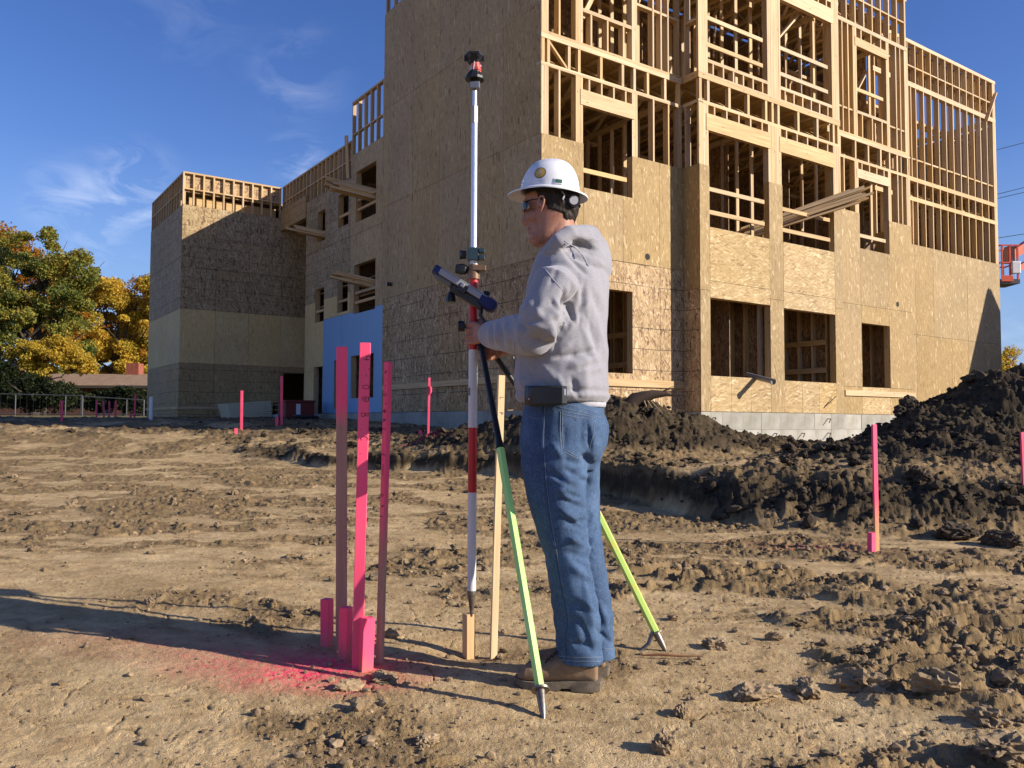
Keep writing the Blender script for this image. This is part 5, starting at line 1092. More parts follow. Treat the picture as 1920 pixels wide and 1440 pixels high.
tree('autumn_tree', 'little yellow tree top beyond the spoil heap at the right edge', (36.9, 62, 1.35), 5.6, [(-.2, 4.7, .95, .65, 0), (.7, 4.95, .9, .55, 0), (.1, 3.9, 1.2, .8, 0)], 'yellow', 5000, .07, .12, 7)
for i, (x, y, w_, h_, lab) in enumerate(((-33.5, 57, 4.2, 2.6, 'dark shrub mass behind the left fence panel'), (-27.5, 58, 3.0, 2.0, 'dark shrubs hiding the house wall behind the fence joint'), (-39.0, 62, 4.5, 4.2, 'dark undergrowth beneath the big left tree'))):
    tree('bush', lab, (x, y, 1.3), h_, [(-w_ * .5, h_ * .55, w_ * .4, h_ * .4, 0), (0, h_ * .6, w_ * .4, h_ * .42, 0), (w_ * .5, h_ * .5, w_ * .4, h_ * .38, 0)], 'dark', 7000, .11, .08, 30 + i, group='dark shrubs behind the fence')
bu = place(262, 778, 52); tree('bush', 'dark green bush right beside the far block base', (-23.4, 52, 1.2), 1.9, [(0, .9, .7, .6, 0), (.7, .7, .6, .5, 0), (0, .4, .8, .4, 0)], 'dark', 2500, .06, .05, 9, group=None)
# tree line closing the horizon
for k in range(9):
    x = -120 + 15 * k + (k % 3) * 2
    tree('autumn_tree', ['distant hazy green tree on the horizon, number of row unclear', ''][0].replace(', number of row unclear', ' far beyond the trees'), (x, 150 + 7 * (k % 2), 1.8), 11, [(-3, 7, 4, 3, 0), (2, 8, 4, 3, 0), (5, 6, 4, 3, 0), (0, 3.5, 6, 3, 0)], 'green', 2500, .45, .4, 20 + k, group='distant trees on the horizon')
# ================================================================== THE SURVEYOR
FA = R(27); FV = Vector((-math.cos(FA), math.sin(FA), 0)); LV = Vector((-math.sin(FA), -math.cos(FA), 0))      # body heading, his left (towards us)
HA = R(12); HF = Vector((-math.cos(HA), math.sin(HA), 0)); HL = Vector((-math.sin(HA), -math.cos(HA), 0))       # head heading
UZ = Vector((0, 0, 1))
def ring_pts(c, ax, ay, rx, ry, n=28, sq=1.0, fr=None):
    out_ = []
    for k in range(n):
        a = 2 * math.pi * k / n; ca, sa = math.cos(a), math.sin(a)
        x = math.copysign(abs(ca) ** sq, ca) * rx; y = math.copysign(abs(sa) ** sq, sa) * ry
        if fr and ca > 0: y *= 1 - fr * ca * ca
        out_.append(c + ax * x + ay * y)
    return out_
def remesh(parts, vox, smooth_it=4, name='x', dec=None):
    b = MB()
    for p in parts: i = len(b.v); b.v += p.v; b.f += [tuple(q + i for q in f) for f in p.f]
    me = bpy.data.meshes.new(name); me.from_pydata([tuple(v) for v in b.v], [], b.f); me.update()
    o = bpy.data.objects.new(name, me); COL.objects.link(o)
    m = o.modifiers.new('r', 'REMESH'); m.mode = 'VOXEL'; m.voxel_size = vox; m.adaptivity = 0
    if smooth_it: s_ = o.modifiers.new('s', 'SMOOTH'); s_.factor = .5; s_.iterations = smooth_it
    dg = bpy.context.evaluated_depsgraph_get(); dg.update(); me2 = bpy.data.meshes.new_from_object(o.evaluated_get(dg))
    bpy.data.objects.remove(o); return me2
def nco(me):
    a = np.empty(len(me.vertices) * 3, np.float32); me.vertices.foreach_get('co', a); nn = np.empty_like(a); me.vertices.foreach_get('normal', nn); return a.reshape(-1, 3).astype(float), nn.reshape(-1, 3).astype(float)
def setco(me, a): me.vertices.foreach_set('co', a.astype(np.float32).ravel()); me.update()
def n3(P_, s, seed=0):
    """cheap 3-D noise from three planes"""
    x, y, z = P_[:, 0] * s, P_[:, 1] * s, P_[:, 2] * s
    return (vnoise(x + z * .3, y + z * .9, seed) + vnoise(y + 3.1, z + x * .4, seed + 5) + vnoise(z + 7.7, x - y * .3, seed + 9)) / 1.8
def seg_d(P_, a, b_):
    a, b_ = np.array(a[:]), np.array(b_[:]); d = b_ - a; t = np.clip(((P_ - a) @ d) / (d @ d), 0, 1); return np.linalg.norm(P_ - a - t[:, None] * d, axis=1), t
def to_px(P_):
    d = P_ - np.array(CAM[:]); z = d @ np.array(fw[:]); return 960 + FPX * (d @ np.array(rt[:])) / z, 720 - FPX * (d @ np.array(up[:])) / z, z
class Folds:
    """creases modelled on the side of a garment that was photographed: each runs from a to b, width and height in metres"""
    def __init__(s, me, P_):
        s.px, s.py, s.z = to_px(P_); s.tr = BVHTree.FromPolygons([Vector(v) for v in P_], [tuple(p.vertices) for p in me.polygons]); s.n = len(P_)
    def depth(s, x, y):
        p = at(x, y, 3.0); d = (p - CAM).normalized(); h_ = s.tr.ray_cast(CAM, d); return (h_[0] - CAM).dot(fw) if h_[0] else None
    def add(s, a, b_, w_, amp, tol=.07):
        n = 5; zs = [s.depth(a[0] + (b_[0] - a[0]) * i / n, a[1] + (b_[1] - a[1]) * i / n) for i in range(n + 1)]; ok = [z for z in zs if z]
        if not ok: return 0
        zs = [z or ok[0] for z in zs]; dx, dy = b_[0] - a[0], b_[1] - a[1]; t = np.clip(((s.px - a[0]) * dx + (s.py - a[1]) * dy) / (dx * dx + dy * dy), 0, 1)
        bow = .0; d = np.hypot(s.px - a[0] - t * dx, s.py - a[1] - t * dy) * s.z / FPX; zz = np.interp(t, np.linspace(0, 1, n + 1), zs)
        e = np.clip(np.minimum(t, 1 - t) / .3, 0, 1); wv = w_ * (.55 + .6 * e)
        return amp * np.exp(-(d / wv) ** 2) * (.15 + .85 * e) * (np.abs(s.z - zz) < tol)
Y0 = 3.12                                             # distance of the spine
gF = [gz(.2, 3.02), gz(.36, 3.22)]
man = link('person', None, loc=(.2, 3.12, 0), label='surveyor in a white hard hat, grey hooded sweatshirt and blue jeans holding the survey pole', cat='person'); MO = Vector((.2, 3.12, 0))
man.empty_display_size = .1
def child(name, me, mat, smooth=True, parent=None, **k):
    me.materials.clear(); me.materials.append(mat)
    if smooth: me.polygons.foreach_set('use_smooth', [True] * len(me.polygons))
    a, _ = nco(me); setco(me, a - np.array(MO[:])); return link(name, me, parent or man, **k)
def T_(mb): return mb
# --- trunk / sleeves of the sweatshirt
def body_ring(px, py, hw, hd, lift=0, n=32, sq=.9, Y=Y0): return ring_pts(at(px, py, Y), FV, LV, hd, hw, n, sq)
tor = MB().rings([body_ring(1055, 755, .176, .158), body_ring(1055, 744, .192, .176), body_ring(1053, 715, .190, .174), body_ring(1053, 680, .182, .168), body_ring(1055, 640, .176, .164), body_ring(1059, 600, .172, .158), body_ring(1064, 560, .180, .150),
                  body_ring(1067, 530, .190, .142), body_ring(1068, 505, .180, .130), body_ring(1066, 487, .155, .114), body_ring(1060, 472, .105, .092), body_ring(1054, 458, .078, .080)])
shN = at(1040, 530, 2.925); elN = at(1006, 626, 2.885); wrN = at(914, 628, 3.315)
shF = at(1096, 522, 3.30); elF = at(1040, 636, 3.42); wrF = at(948, 648, 3.44)
up_n = MB().tube([shN + (shN - elN) * .12 + Vector((.02, .05, 0)), shN, shN.lerp(elN, .5), elN, elN + (elN - shN).normalized() * .012], [.050, .078, .080, .078, .048], 20)
fo_n = MB().tube([elN + (elN - wrN).normalized() * .02, elN, elN.lerp(wrN, .3), elN.lerp(wrN, .62), elN.lerp(wrN, .88), wrN], [.052, .076, .078, .068, .056, .046], 20)
up_f = MB().tube([shF + Vector((-.02, -.05, .02)), shF, shF.lerp(elF, .5), elF], [.060, .080, .076, .07], 16); fo_f = MB().tube([elF, elF.lerp(wrF, .3), elF.lerp(wrF, .7), wrF], [.068, .068, .054, .043], 16)
# hood: collar roll and the pouch hanging behind
Hc = [at(1022, 488, 3.07), at(1030, 470, 2.99), at(1047, 453, 2.965), at(1066, 440, 2.985), at(1092, 440, 3.04), at(1106, 443, 3.12), at(1100, 446, 3.20), at(1078, 450, 3.26), at(1050, 462, 3.26), at(1032, 474, 3.19), at(1022, 488, 3.10)]
hood = MB().tube(Hc, [.020, .026, .032, .036, .040, .044, .040, .036, .030, .024, .020], 14)
hM = Matrix((FV, LV, UZ)).transposed()
pou = MB().rings([ring_pts(at(px, py, Y), FV, LV, hd, hw, 26, .85) for px, py, Y, hd, hw in ((1084, 433, 3.12, .030, .045), (1094, 437, 3.12, .062, .085), (1100, 450, 3.12, .072, .105), (1105, 470, 3.12, .070, .112), (1112, 490, 3.12, .060, .108), (1121, 506, 3.12, .040, .092), (1127, 516, 3.12, .018, .06))])
swe = remesh([tor, up_n, fo_n, up_f, fo_f, hood, pou], .0062, 5, 'sweatshirt')
P_, N_ = nco(swe)
d = .0036 * n3(P_, 9, 3) + .0020 * n3(P_ * np.array([1, 1, .6]), 22, 8)
A_ = lambda px, py, Y: at(px, py, Y)
FO = [((960, 585), (985, 645), .010, .006), ((1045, 500), (1030, 540), .012, -.006), ((1083, 520), (1100, 600), .012, -.010), ((1090, 610), (1128, 700), .016, .010), ((1105, 600), (1118, 660), .012, -.010), ((1040, 665), (1075, 640), .010, .009), ((1035, 672), (1085, 662), .010, -.011), ((1080, 700), (1130, 690), .012, .008), ((1000, 700), (1040, 742), .010, -.008), ((1045, 700), (1060, 742), .010, .007), ((1030, 560), (1050, 590), .010, -.008), ((1000, 575), (1030, 610), .012, .007), ((975, 590, 2.97), (1000, 560, 2.88), .016, .012), ((965, 608, 3.0), (1010, 600, 2.9), .014, -.012), ((968, 622, 3.02), (1018, 628, 2.92), .015, .010), ((948, 600, 3.10), (955, 655, 3.10), .011, .011), ((938, 602, 3.16), (944, 652, 3.15), .009, -.009), ((930, 603, 3.2), (934, 650, 3.2), .009, .010), ((922, 606, 3.25), (926, 650, 3.24), .008, -.008), ((916, 606, 3.28), (919, 650, 3.27), .008, .007),
      ((1040, 560, 2.86), (1060, 620, 2.88), .018, .016), ((1030, 600, 2.86), (1045, 645, 2.9), .016, .014), ((1055, 540, 2.87), (1078, 610, 2.9), .012, -.020), ((1075, 520, 2.9), (1100, 590, 2.93), .018, .016), ((1095, 530, 2.93), (1085, 610, 2.91), .014, -.016), ((1060, 630, 2.9), (1105, 560, 2.92), .012, .010),
      ((1065, 690, 2.93), (1110, 672, 2.95), .018, .018), ((1060, 672, 2.92), (1120, 655, 2.95), .014, -.018), ((1070, 705, 2.93), (1085, 745, 2.95), .014, -.013), ((1095, 690, 2.93), (1100, 740, 2.95), .020, .012), ((1010, 680, 2.94), (1050, 720, 2.93), .016, .010), ((990, 690, 2.96), (1010, 735, 2.95), .014, -.012), ((975, 700, 3.0), (985, 740, 2.98), .012, .010),
      ((1120, 600, 3.0), (1135, 680, 3.05), .016, .010), ((1110, 540, 2.97), (1130, 600, 3.0), .014, -.010), ((1060, 545, 2.84), (1052, 610, 2.83), .016, -.012), ((1072, 540, 2.86), (1040, 655, 2.88), .013, -.020), ((1022, 560, 2.84), (1000, 600, 2.81), .014, .008), ((1020, 600, 2.80), (1050, 585, 2.82), .012, .010), ((1010, 645, 2.82), (1035, 620, 2.82), .011, .009), ((985, 600, 2.88), (975, 645, 2.90), .010, -.010),
      ((1070, 452, 2.99), (1120, 470, 3.0), .012, -.020), ((1060, 465, 2.96), (1125, 505, 3.0), .012, -.022), ((1075, 440, 2.98), (1125, 452, 3.02), .012, .010), ((1050, 462, 2.95), (1105, 520, 2.95), .010, -.012), ((1100, 480, 3.0), (1135, 500, 3.02), .014, .012), ((1130, 440, 3.1), (1138, 480, 3.1), .012, -.012)]
FF = Folds(swe, P_)
for a, b_, w_, am in FO: d = d + FF.add(a, b_, w_ * .85, am * .85)
# ribbed hem and cuff are drawn in
zh_ = at(1054, 735, Y0).z; k_ = np.exp(-((P_[:, 2] - zh_) / .010) ** 2) * (P_[:, 0] > -.02); d = d - .007 * k_
d = d + .0012 * np.sin(np.arctan2(P_[:, 1] - 3.12, P_[:, 0] - .19) * 150) * (P_[:, 2] < zh_ - .004)
setco(swe, P_ + N_ * d[:, None])
hm = NM('heather_grey_fleece', .95, .1); o_ = hm.obj(); f1 = hm.noise(o_, 420, 2, .7); f2 = hm.noise(hm.map(o_, (60, 60, 220)), 1.0, 3, .7); f3 = hm.noise(o_, 4, 3)
hc = hm.mixc(hm.mr(f1, .3, .7), (.22, .218, .248), (.36, .355, .385)); hc = hm.mixc(hm.mr(f2, .4, .7, 0, .35), hc, (.19, .19, .23)); hm.col(hm.hsv(hc, hm.mr(f3, .3, .7, .93, 1.05)))
hm.b.inputs['Sheen Weight'].default_value = .35; hm.b.inputs['Sheen Roughness'].default_value = .5; hm.bump(hm.math('ADD', f1, f2), .35, .0015)
sweat = child('sweatshirt', swe, hm.m)
bvh_s = None
def draped(pts, me_obj, name, mat, r, off=.001, parent=None, n=6, dens=.012, dirv=None):
    """a thin strip laid on the surface seen from his left side"""
    P3, N3 = nco(me_obj.data); tr = BVHTree.FromPolygons([Vector(v) for v in P3], [tuple(p.vertices) for p in me_obj.data.polygons]) if me_obj.name not in _bv else _bv[me_obj.name]
    _bv[me_obj.name] = tr; outp = []
    for (a, b_) in zip(pts[:-1], pts[1:]):
        A, B = at(*a), at(*b_); k = max(1, int((B - A).length / dens))
        for i in range(k + (b_ is pts[-1])):
            q_ = A.lerp(B, i / k); dr = (q_ - CAM).normalized(); o_ = q_ - dr * .8 - MO; hit_ = tr.ray_cast(o_, dr)
            if hit_[0] is not None: outp.append(hit_[0] + hit_[1] * off)
    if len(outp) < 2: return None
    return MB().tube(outp, r, n).build(name, mat, parent or me_obj, smooth=True)
_bv = {}
seamc = plain('fleece_seam', (.30, .30, .36), .95, bump=0)
draped([(1021, 503, 2.9), (1035, 522, 2.87), (1056, 545, 2.87)], sweat, 'shoulder_seam', seamc, .0022, .0)
draped([(1058, 452, 2.96), (1076, 462, 2.95), (1092, 478, 2.95), (1104, 500, 2.96)], sweat, 'hood_seam', seamc, .0022, .0)
draped([(966, 640, 2.99), (962, 690, 3.0), (966, 722, 3.0)], sweat, 'pocket_seam', seamc, .0025, .0)
cordm = plain('drawcord', (.16, .17, .24), .9)
draped([(1058, 457, 2.96), (1068, 464, 2.95), (1076, 478, 2.93), (1077, 486, 2.93)], sweat, 'drawcord', cordm, .0030, .002, dens=.03)
# --- jeans
def leg_ring(px, py, Y, rx, ry, n=26): return ring_pts(at(px, py, Y), FV, LV, rx, ry, n, .92)
pel = MB().rings([body_ring(1058, 742, .165, .135), body_ring(1058, 765, .172, .142), body_ring(1056, 800, .182, .150), body_ring(1055, 835, .188, .154), body_ring(1054, 862, .176, .140), body_ring(1054, 880, .13, .11)])
nl = MB().rings([leg_ring(1042, 835, 3.04, .125, .105), leg_ring(1038, 870, 3.035, .124, .108), leg_ring(1042, 920, 3.03, .112, .102), leg_ring(1050, 980, 3.02, .097, .090), leg_ring(1060, 1030, 3.02, .088, .083), leg_ring(1066, 1070, 3.0, .082, .068), leg_ring(1076, 1120, 2.99, .086, .067), leg_ring(1083, 1170, 2.985, .085, .066), leg_ring(1086, 1210, 2.98, .086, .065), leg_ring(1087, 1243, 2.975, .087, .064)])
fl_ = MB().rings([leg_ring(1072, 835, 3.21, .120, .10), leg_ring(1072, 880, 3.21, .112, .10), leg_ring(1076, 930, 3.21, .100, .094), leg_ring(1084, 990, 3.185, .088, .084), leg_ring(1094, 1050, 3.16, .080, .078), leg_ring(1103, 1100, 3.13, .080, .068), leg_ring(1112, 1160, 3.12, .078, .064), leg_ring(1114, 1200, 3.12, .078, .062), leg_ring(1115, 1233, 3.12, .078, .062)])
butt = MB().ellipsoid(at(1098, 815, 3.04), .075, .085, .115, hM); butt2 = MB().ellipsoid(at(1108, 812, 3.20), .070, .080, .11, hM)
jme = remesh([pel, nl, fl_, butt, butt2], .0062, 5, 'jeans')
P_, N_ = nco(jme); d = .0036 * n3(P_, 8, 33) + .0018 * n3(P_, 20, 38)
FO = [((1060, 800), (1056, 850), .010, -.004), ((1022, 880), (1060, 905), .010, -.009), ((1030, 895), (1080, 925), .010, .009), ((1095, 935), (1055, 925), .009, -.009), ((1050, 965), (1096, 995), .010, -.009), ((1100, 1000), (1062, 1018), .010, .008), ((1068, 1045), (1112, 1070), .010, -.008), ((1020, 1000), (1045, 1040), .012, .006), ((1046, 1120), (1060, 1170), .010, -.006), ((1085, 1120), (1118, 1150), .010, .007), ((1075, 1150), (1105, 1195), .009, -.008), ((1100, 905, 3.0), (1060, 880, 2.93), .014, -.016), ((1105, 890, 3.0), (1050, 905, 2.93), .016, .014), ((1040, 910, 2.93), (1075, 940, 2.92), .014, .014), ((1052, 935, 2.92), (1098, 955, 2.97), .013, -.015), ((1045, 950, 2.93), (1090, 985, 2.96), .014, .013), ((1060, 985, 2.93), (1104, 975, 2.97), .012, -.014), ((1062, 1005, 2.93), (1098, 1025, 2.96), .013, .012), ((1060, 1035, 2.93), (1110, 1050, 2.97), .014, -.012), ((1070, 1060, 2.94), (1112, 1090, 2.97), .014, .010),
      ((1090, 850, 2.95), (1110, 870, 3.0), .014, -.016), ((1050, 860, 2.92), (1095, 872, 2.96), .012, -.009), ((1000, 790, 2.98), (1010, 850, 2.96), .016, .006), ((1035, 830, 2.92), (1058, 865, 2.92), .013, .010), ((985, 1000, 3.0), (1030, 1060, 2.95), .018, -.008), ((1095, 1090, 2.96), (1112, 1180, 2.96), .014, .010), ((1090, 1180, 2.95), (1112, 1225, 2.96), .014, -.010), ((1050, 1180, 2.96), (1078, 1215, 2.95), .014, .010), ((1060, 1205, 2.95), (1110, 1212, 2.95), .010, -.010), ((1046, 1165, 2.97), (1070, 1240, 2.95), .012, -.008),
      ((1120, 1000, 3.13), (1100, 1040, 3.1), .014, .012), ((1112, 960, 3.12), (1098, 990, 3.1), .012, -.012), ((1120, 1120, 3.15), (1140, 1180, 3.17), .014, .012), ((1118, 1180, 3.15), (1145, 1205, 3.17), .010, -.012), ((1118, 870, 3.1), (1105, 910, 3.08), .013, .012), ((1100, 790, 3.0), (1108, 850, 3.0), .010, -.010)]
FF = Folds(jme, P_)
for a, b_, w_, am in FO: d = d + FF.add(a, b_, w_ * .85, am * .9)
sp_ = .5 * (P_[:, 2] < .35) * np.sin(P_[:, 2] * 95 + P_[:, 0] * 30) * .004; d = d + sp_
d = d * (.25 + .75 * ss(.075, .15, P_[:, 2])); setco(jme, P_ + N_ * d[:, None])
dn = NM('blue_denim', .85, .2); o_ = dn.obj(); tw_ = dn.noise(dn.map(o_, (500, 500, 90)), 1.0, 3, .7); f2 = dn.noise(dn.map(o_, (9, 9, 4)), 1.0, 4, .6); f3 = dn.noise(o_, 45, 4, .7)
dc_ = dn.ramp(f2, [(.3, (.015, .036, .088)), (.55, (.030, .066, .140)), (.75, (.068, .120, .22))]); dc_ = dn.mixc(dn.mr(tw_, .35, .75, 0, .45), dc_, (.20, .29, .44)); dc_ = dn.hsv(dc_, dn.mr(f3, .3, .7, .85, 1.15)); dn.col(dc_).bump(tw_, .4, .0012); M['denim'] = dn.m
jeans = child('jeans', jme, dn.m)
dseam = plain('denim_seam', (.035, .07, .15), .9, bump=0); dst = plain('pale_stitching', (.15, .185, .235), .9, bump=0)
draped([(1018, 762, 2.97), (1016, 830, 2.95), (1021, 900, 2.94), (1028, 960, 2.94), (1040, 1030, 2.94), (1052, 1100, 2.95), (1064, 1160, 2.95), (1060, 1195, 2.95), (1062, 1238, 2.95)], jeans, 'side_seam', dseam, .0026, .0)
draped([(1021, 762, 2.97), (1019, 830, 2.95), (1024, 900, 2.94), (1031, 960, 2.94), (1043, 1030, 2.94), (1055, 1100, 2.95)], jeans, 'stitching', dst, .0011, .0006)
for pts in ([(1051, 771, 2.94), (1050, 810, 2.93), (1052, 845, 2.92), (1083, 860, 2.95)], [(1083, 860, 2.95), (1104, 848, 3.0), (1112, 815, 3.0), (1117, 783, 3.0)], [(1051, 771, 2.94), (1085, 777, 2.95), (1117, 783, 3.0)], [(1051, 777, 2.94), (1085, 783, 2.95), (1116, 789, 3.0)], [(1055, 771, 2.94), (1054, 810, 2.93), (1056, 842, 2.92), (1083, 856, 2.95)], [(985, 764, 2.99), (988, 778, 2.98), (1000, 785, 2.97), (1017, 785, 2.96)], [(1045, 755, 2.95), (1080, 762, 2.96), (1126, 775, 3.0)], [(1045, 763, 2.95), (1080, 770, 2.96), (1126, 783, 3.02)]):
    draped(pts, jeans, 'stitching', dst, .0012, .0004)
for pts in ([(1040, 1236, 2.96), (1085, 1240, 2.95), (1126, 1240, 2.97)], [(1040, 1229, 2.96), (1085, 1233, 2.95), (1127, 1232, 2.97)], [(1130, 1217, 3.17), (1150, 1217, 3.18)]): draped(pts, jeans, 'stitching', dst, .0016, .0)
# --- undershirt hem showing at the back, belt with pouch
b = MB(); b.rings([body_ring(1070, 764, .148, .126), body_ring(1066, 754, .160, .138), body_ring(1058, 744, .165, .14)]); ume = remesh([b], .007, 3, 'u'); P_, N_ = nco(ume); setco(ume, P_ + N_ * (.003 * n3(P_, 18, 71))[:, None]); 
us_ = child('undershirt', ume, plain('white_tee', (.40, .40, .45), .9))
# black pouch and belt on the left hip
bc0, bc1 = at(988, 741, 2.975), at(1060, 738, 2.905)
def on_side(px, py, off): 
    P3, N3 = nco(jeans.data); tr = _bv.get('jb') or BVHTree.FromPolygons([Vector(v) for v in P3], [tuple(p.vertices) for p in jeans.data.polygons]); _bv['jb'] = tr
    q_ = at(px, py, 3.0); dr = (q_ - CAM).normalized(); h_ = tr.ray_cast(q_ - dr * .8 - MO, dr); return h_
leath = plain('black_leather', (.012, .012, .014), .42, spec=.5, scale=80)
rr_ = []
for i in range(9):
    px = 986 + i * 9.4; t = i / 8; c = at(px, 742, 2.975 - .085 * t + .02 * (2 * t - 1) ** 2)
    nrm = Vector((-.25 + .35 * t, -1, 0)).normalized(); h2 = at(px, 722, 3).z - at(px, 758 - 2 * t, 3).z; th_ = .040 if 0 < i < 8 else .020
    rr_.append([c - MO + nrm * x + UZ * z for x, z in ((-.02, -h2 / 2), (th_ * .8, -h2 / 2), (th_, -h2 / 2 + .006), (th_, h2 / 2 - .006), (th_ * .8, h2 / 2), (-.02, h2 / 2))])
sm(MB().rings(rr_), 'belt_pouch', leath, man, R(35))
c = at(992, 748, 2.935) - MO; sm(MB().ellipsoid(c, .003, .003, .003, n=8, m=6), 'rivet', alu, man); c = at(1059, 735, 2.865) - MO; MB().box(c.x - .003, c.x + .003, c.y - .004, c.y, c.z - .012, c.z + .010).build('buckle', alu, man, bevel=.001)
# --- boots
bootm = NM('tan_work_leather', .75, .3); o_ = bootm.obj(); f1 = bootm.noise(o_, 14, 5, .65); f2 = bootm.noise(o_, 60, 4)
bc = bootm.ramp(f1, [(.3, (.13, .075, .042)), (.55, (.25, .155, .088)), (.75, (.36, .25, .155))]); bc = bootm.mixc(bootm.mr(bootm.n('ShaderNodeSeparateXYZ', {0: bootm.pos()}).outputs[2], .09, .02, 0, .7), bc, (.24, .18, .115)); bootm.col(bc).bump(bootm.math('ADD', f1, f2), .3, .002)
sole = plain('muddy_rubber', (.15, .12, .088), .9, scale=25, var=.5); lace = plain('dark_lace', (.03, .022, .016), .8)
def boot(heel, toe, hz):
    h_ = Vector((heel[0], heel[1], hz)); t_ = Vector((toe[0], toe[1], hz)); d_ = (t_ - h_); L_ = d_.length; d_.normalize(); s_ = Vector((0, 0, 1)).cross(d_)
    def sec(x, w_, z0, z1, n=22, top=.8):
        return [h_ + d_ * x + s_ * (math.copysign(abs(math.cos(a)) ** .75, math.cos(a)) * w_) + UZ * (z0 + (z1 - z0) * (.5 + .5 * math.copysign(abs(math.sin(a)) ** .8, math.sin(a)))) for a in [2 * math.pi * k / n for k in range(n)]]
    upper = MB().rings([sec(.010, .020, .03, .075), sec(.016, .032, .022, .098), sec(.05, .038, .020, .11), sec(.10, .038, .020, .118), sec(.15, .040, .020, .108), sec(.19, .044, .020, .090), sec(.23, .048, .020, .080), sec(.27, .047, .020, .073), sec(L_ - .03, .040, .020, .064), sec(L_ - .01, .026, .022, .050)])
    shaft = MB().rings([[h_ + d_ * (.066 + dx) + d_ * math.cos(a) * rx + s_ * math.sin(a) * ry + UZ * z for a in [2 * math.pi * k / 20 for k in range(20)]] for z, rx, ry, dx in ((.04, .046, .034, .004), (.10, .044, .034, .008), (.13, .040, .034, .012))])
    me = remesh([upper, shaft], .005, 4, 'boot'); P_, N_ = nco(me); setco(me, P_ + N_ * (.0015 * n3(P_, 22, 81) + .0008 * n3(P_, 60, 83))[:, None])
    bo = child('boot', me, bootm.m)
    def outl(x, w_, z0, z1): return [h_ - MO + d_ * x + s_ * (w_ * sx) + UZ * z for sx, z in ((-1, z1), (1, z1), (1.03, (z0 + z1) / 2), (1, z0), (-1, z0), (-1.03, (z0 + z1) / 2))]
    sm(MB().rings([outl(-.006, .020, .008, .032), outl(.0, .033, .002, .034), outl(.014, .039, -.002, .034), outl(.05, .042, -.004, .032), outl(.10, .041, -.004, .030), outl(.104, .041, .006, .030), outl(.135, .042, .006, .028), outl(.145, .044, -.004, .026), outl(.20, .049, -.004, .024), outl(.26, .050, -.002, .025), outl(L_ - .03, .044, .0, .027), outl(L_ - .010, .034, .005, .029), outl(L_ + .004, .018, .012, .030)]), 'sole', sole, bo, R(25))
    for k in range(5):
        c = h_ - MO + d_ * (.150 + .013 * k) + UZ * (.126 - .0115 * k); sm(MB().tube([c - s_ * .024 + UZ * -.006, c + UZ * .004, c + s_ * .024 + UZ * -.006 + d_ * .006], .0026, 6), 'lace', lace, bo)
    return bo
boot((.318, 2.955), (.018, 3.005), gF[0] + .004); boot((.364, 3.125), (.068, 3.175), gF[1] + .006)
# --- skin: head, neck, hands and the body under the clothes, one continuous mesh
skn = NM('skin', .5, .4); o_ = skn.obj(); f1 = skn.noise(o_, 22, 4); f2 = skn.noise(o_, 150, 3)
sc = skn.mixc(skn.mr(f1, .35, .7), (.33, .150, .098), (.45, .225, .155)); sz_ = skn.n('ShaderNodeSeparateXYZ', {0: skn.pos()}).outputs[2]; stb = skn.mr(skn.noise(o_, 420, 2, .8), .42, .62); jw = skn.math('MULTIPLY', skn.mr(sz_, 1.665, 1.635), skn.mr(sz_, 1.50, 1.56)); sc = skn.mixc(skn.math('MULTIPLY', skn.math('MULTIPLY', stb, jw), .55), sc, (.14, .085, .065)); sc = skn.hsv(sc, skn.mr(f2, .3, .7, .9, 1.06)); skn.col(sc).bump(f2, .25, .001); skn.b.inputs['Subsurface Weight'].default_value = .12; skn.b.inputs['Subsurface Scale'].default_value = .012; skn.b.inputs['Subsurface Radius'].default_value = (1, .35, .2)
HY = 3.105; PXM = FPX / HY * .985
def head_ring(yp, xf, xb, hw, fr=.35, n=36, lean=0):
    """photo row, front column, back column, half width"""
    cf = at(xf, yp, HY); cb = at(xb, yp, HY); c = (cf + cb) / 2; hd = (xb - xf) / 2 / PXM; return ring_pts(c, HF, HL, hd, hw, n, .95, fr)
hd_ = [head_ring(319, 1022, 1048, .035), head_ring(323, 1008, 1060, .055), head_ring(332, 996, 1073, .069), head_ring(345, 988, 1078, .073), head_ring(360, 984.5, 1081, .074), head_ring(372, 983.5, 1082, .074), head_ring(380, 983.5, 1082, .073), head_ring(387, 986.5, 1081, .072), head_ring(395, 986.5, 1080, .071, .42),
       head_ring(404, 986, 1078, .072, .45), head_ring(414, 986, 1073, .069, .48), head_ring(423, 986.5, 1068, .066, .5), head_ring(432, 988, 1062, .063, .52), head_ring(441, 990, 1056, .060, .54), head_ring(449, 990.5, 1050, .055, .52), head_ring(456, 993, 1042, .047, .5), head_ring(461, 999, 1030, .035, .4)]
head = MB().rings(hd_[::-1])
neck = MB().rings([ring_pts(at(px, py, Y), HF, HL, hd2, hw, 26, .95) for px, py, Y, hd2, hw in ((1048, 500, 3.12, .075, .08), (1046, 478, 3.115, .068, .068), (1044, 460, 3.11, .064, .064), (1044, 440, 3.107, .063, .062), (1046, 415, 3.105, .062, .062), (1046, 395, 3.105, .055, .055))])
def HP(px, py, lat=0): return at(px, py, HY) + HL * lat
hM2 = Matrix((HF, HL, UZ)).transposed()
nose = MB().rings([[HP(x0, y_, 0), HP(x1, y_, w_), HP(x1, y_, -w_)] for y_, x0, x1, w_ in ((384, 986, 994, .006), (392, 983.5, 996, .008), (402, 980.5, 997, .011), (411, 977.8, 998, .014), (417, 976.8, 998, .017), (421.5, 979, 998, .016), (424, 985, 999, .010))])
brow = MB().tube([HP(986, 381, -.030), HP(983.2, 380, 0), HP(986, 381, .030)], .0075, 8)
